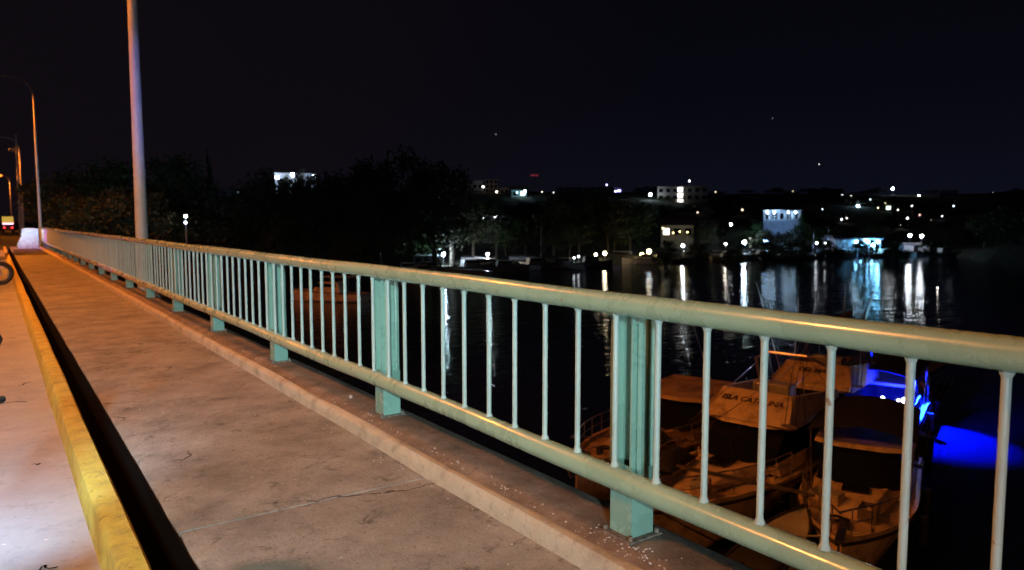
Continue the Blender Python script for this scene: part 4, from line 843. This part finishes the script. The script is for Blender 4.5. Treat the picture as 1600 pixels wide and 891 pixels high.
def near_at(u, v, z): p = PZ(u, v, z); return p
AZ = WATER
vis = PZ(1172, 634, -3.2); print('visor', vis)
aA = R(192)
A_c = Vector((vis.x, vis.y, 0))-Vector((math.cos(aA), math.sin(aA), 0))*(-.4)
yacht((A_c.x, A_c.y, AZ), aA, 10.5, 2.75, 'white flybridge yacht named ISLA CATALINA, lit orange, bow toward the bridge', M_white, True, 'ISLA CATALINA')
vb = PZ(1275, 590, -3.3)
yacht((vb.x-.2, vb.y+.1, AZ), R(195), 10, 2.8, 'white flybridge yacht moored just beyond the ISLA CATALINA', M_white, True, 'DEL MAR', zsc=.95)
vc = PZ(1300, 745, -4.2); print('C', vc)
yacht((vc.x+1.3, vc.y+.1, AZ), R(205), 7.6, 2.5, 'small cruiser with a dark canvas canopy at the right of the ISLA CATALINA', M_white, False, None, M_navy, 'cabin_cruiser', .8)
ve = PZ(905, 715, -4.4); print('E', ve)
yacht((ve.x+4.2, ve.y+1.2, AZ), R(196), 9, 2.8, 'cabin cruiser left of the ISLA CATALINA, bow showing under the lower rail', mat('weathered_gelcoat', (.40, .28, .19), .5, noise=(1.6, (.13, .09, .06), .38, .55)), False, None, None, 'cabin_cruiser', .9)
vd = PZ(1405, 640, -4.6); print('D', vd)
dd = yacht((vd.x+2.2, vd.y+1.5, AZ), R(20), 8, 2.6, 'small cruiser with blue underwater lights shining on the water', M_white2, False, None, M_navy, 'cabin_cruiser', .8)
# blue lights of that boat
g1 = PZ(1462, 682, WATER)
for i, (u, v) in enumerate(((1379, 623), (1404, 626), (1413, 626))):
    q = PZ(u, v, -4.0); o = empty('deck_spotlight', tuple(q), 0, ['left white deck light on the blue lit boat', 'middle tiny deck light on the blue lit boat', 'right brightest deck light on the blue lit boat'][i], 'light')
    MB().sphere((0, 0, 0), (.07, .04, .09)[i], 8, 6).build('bulb', emat((.75, .85, 1), 25), o); MB().tube([(0, 0, -1.0), (0, 0, -.05)], .02, 6).build('stem', M_dark, o)
q = PZ(1400, 600, -4.2)
light('SPOT', 'blue_boat_light', (vd.x-2.4, vd.y-.9, -4.3), 8000, (.001, .007, 1), None, .12, (vd.x+1.5, vd.y+.6, -4.2), 80, .7)
light('SPOT', 'blue_water_light', (g1.x+.3, g1.y+.9, WATER+1.8), 56000, (.002, .015, 1), None, .1, (g1.x-.05, g1.y+.35, WATER), 96, .3)
p = PZ(1420, 704, WATER+.3); small_boat(p.x, p.y, R(150), 1.3, 'dark little dinghy in front of the blue glowing water', M_navy, False, name='dinghy', group=None)
# gear lying on and between the near boats
def onboat(c, a, x, y, z): return Vector((c[0]+x*math.cos(a)-y*math.sin(a), c[1]+x*math.sin(a)+y*math.cos(a), WATER+z))
def gear(kind, p, rz, label, sc=1.0):
    o = empty(kind, tuple(p), rz, label, kind.replace('_', ' ')); o.scale = (sc,)*3
    if kind == 'cooler_box':
        MB().box(-.3, .3, -.18, .18, 0, .3).build('box', M_white, o, bevel=.02); MB().box(-.31, .31, -.19, .19, .303, .36).build('lid', M_white2, o, bevel=.02); MB().tube([(-.2, -.2, .25), (-.2, -.23, .2), (.2, -.23, .2), (.2, -.2, .25)], .012, 6).build('handle', M_dark, o)
    elif kind == 'crate':
        for i in range(4): MB().box(-.25, .25, -.18, -.165, .02+i*.07, .07+i*.07).build('slat', M_wood, o); MB().box(-.25, .25, .165, .18, .02+i*.07, .07+i*.07).build('slat', M_wood, o)
        MB().box(-.25, -.235, -.164, .164, 0, .28).box(.235, .25, -.164, .164, 0, .28).box(-.234, .234, -.164, .164, 0, .02).build('frame', M_wood, o)
    elif kind == 'life_ring':
        m_ = ring(MB(), (0, 0, 0), .27, .055, 'x', 18, 8); m_.build('ring', mat('ring_orange', (.5, .16, .05), .6), o, smooth=True)
        for k in range(4): a = k*math.pi/2; MB().tube([(-.01, .22*math.cos(a), .22*math.sin(a)), (-.01, .32*math.cos(a), .32*math.sin(a))], .062, 8).build('band', M_white, o)
    elif kind == 'gangway':
        MB().box(-1.5, 1.5, -.2, -.16, 0, .07).box(-1.5, 1.5, .16, .2, 0, .07).build('side_beam', M_wood, o)
        t0 = MB().box(-.06, .06, -.159, .159, .02, .05).build('tread', M_wood, o); t0.location = (-1.35, 0, 0)
        for i in range(1, 14): inst(t0, o, (-1.35+i*.207, 0, 0))
    elif kind == 'fishing_rods':
        for k in range(3): MB().tube([(0, k*.12, 0), (-.3, k*.14, 1.2), (-.75, k*.17, 2.1)], .012, 5, .004).build('rod', M_dark, o)
        MB().box(-.05, .05, -.05, .32, 0, .06).build('rod_holder', M_metal, o)
    elif kind == 'outboard_motor':
        MB().loft([[(-.14, -.12, .5), (.14, -.12, .5), (.14, .12, .5), (-.14, .12, .5)], [(-.2, -.15, .75), (.18, -.15, .75), (.18, .15, .75), (-.2, .15, .75)], [(-.15, -.1, .92), (.1, -.1, .92), (.1, .1, .92), (-.15, .1, .92)]]).build('cowl', M_dark, o, bevel=.03)
        MB().tube([(0, 0, .5), (0, 0, -.3)], .06, 8).build('leg', M_dark, o)
    return o
A_ = (A_c.x, A_c.y); B_ = (vb.x-.2, vb.y+.1); C_ = (vc.x+1.3, vc.y+.1); E_ = (ve.x+4.2, ve.y+1.2)
gear('cooler_box', onboat(A_, aA, 3.0, .5, 1.18), R(30), 'white cooler box on the foredeck of the ISLA CATALINA')
gear('crate', onboat(A_, aA, 2.9, -.55, 1.18), R(80), 'slatted crate on the foredeck of the ISLA CATALINA')
gear('gangway', onboat(A_, aA, 2.6, 1.35, 1.62), R(150), 'slatted gangway laid across the bow rail of the ISLA CATALINA').rotation_euler = (R(12), R(-14), R(152))
gear('fishing_rods', onboat(A_, aA, .2, 1.15, 2.3), R(190), 'fishing rods standing on the ISLA CATALINA')
gear('crate', onboat(C_, R(205), 1.9, .35, .93), R(20), 'slatted crate on the bow of the cruiser with the dark canopy')
gear('cooler_box', onboat(C_, R(205), 1.6, -.5, .93), R(100), 'white cooler box on the bow of the cruiser with the dark canopy')
gear('fishing_rods', onboat(C_, R(205), -.6, 1.05, 1.5), R(160), 'fishing rods standing beside the dark canopy')
gear('crate', onboat(E_, R(196), 2.2, .2, 1.05), R(0), 'slatted crate on the bow of the cruiser left of the ISLA CATALINA')
gear('fishing_rods', onboat(B_, R(195), -.5, 1.1, 2.2), R(200), 'fishing rods standing on the yacht beyond the ISLA CATALINA')
sk = small_boat(*onboat(A_, aA, 3.4, 2.35, 0)[:2], R(14), 3.4, 'small grey skiff floating between the two nearest yachts', M_white2, False, name='skiff', group=None)
gear('outboard_motor', onboat((sk.location.x, sk.location.y), R(14), -1.8, 0, .2), R(14), 'black outboard motor clamped on the grey skiff')
def tarp(p, rz, sx, sy, sz, label):
    n = 9; m = MB(); V = []; rs_ = random.Random(int(p.x*100))
    for i in range(n):
        for j in range(n):
            a = i/(n-1)*2-1; b = j/(n-1)*2-1; h = max(0, 1-(abs(a)**3)-.0)*max(0, 1-abs(b)**3)
            V.append((a*sx, b*sy, h*sz*rs_.uniform(.75, 1.1)))
    m.v = V; m.f = [(i*n+j, i*n+j+1, (i+1)*n+j+1, (i+1)*n+j) for i in range(n-1) for j in range(n-1)]
    o = m.build('tarpaulin', M_navy, None, smooth=True, label=label, cat='tarpaulin'); o.location = p; o.rotation_euler[2] = rz
    md = o.modifiers.new('thickness', 'SOLIDIFY'); md.thickness = .012
tarp(onboat(A_, aA, 2.2, -.75, 1.5), R(20), .75, .4, .3, 'dark tarpaulin heaped on the foredeck of the ISLA CATALINA')
tarp(onboat(E_, R(196), 1.8, .6, 1.3), R(70), .6, .45, .3, 'dark tarpaulin on the bow of the cruiser left of the ISLA CATALINA')
tarp(onboat((sk.location.x, sk.location.y), R(14), -.2, 0, .78), R(14), 1.0, .5, .18, 'dark tarpaulin covering the middle of the grey skiff')
def rope(a, b, sag, label):
    pts = [a+(b-a)*(i/10)-Vector((0, 0, sag*4*(i/10)*(1-i/10))) for i in range(11)]
    MB().tube(pts, .018, 5).build('mooring_rope', M_white2, None, label=label, cat='rope')
rope(onboat(A_, aA, 4.7, .3, 1.4), onboat(C_, R(205), 3.2, .3, 1.1), .25, 'rope sagging from the bow of the ISLA CATALINA to the small cruiser')
rope(onboat(A_, aA, 4.7, -.3, 1.4), onboat(E_, R(196), 3.8, .3, 1.3), .3, 'rope sagging from the bow of the ISLA CATALINA to the left cruiser')
rope(onboat(A_, aA, 4.9, 0, 1.35), Vector((3.4, 6.0, -3.6)), .35, 'rope running from the bow of the ISLA CATALINA toward the bridge')
# marina finger dock
o = empty('marina_dock', (21, 13.6, WATER), R(12), 'narrow timber walkway behind the moored yachts', 'dock')
MB().box(-1, 16, -.6, .6, .5, .62).build('frame', M_wood, o)
pl = MB().box(-.11, .11, -.62, .62, .625, .66).build('plank', M_wood, o); pl.location = (-.85, 0, 0)
for i in range(1, 66): inst(pl, o, (-.85+i*.255, 0, 0))
for i in range(6): MB().tube([(i*3, .75, -2), (i*3, .75, 2.0)], .14, 10).build('pile', M_wood, o)

# ------------------------------------------------------------ stars
for u, v, r, s, lb_ in ((1280, 257, 3.2, 1.6, 'bright star low over the right hillside'), (775, 210, 4.0, .25, 'faint star over the centre of the far bank'), (1207, 185, 2.8, .3, 'faint star high right of centre')):
    MB().sphere((0, 0, 0), r, 8, 6).build('star', emat((1, .97, .92), s), label=lb_, cat='star', group=None).location = P(u, v, 4500)
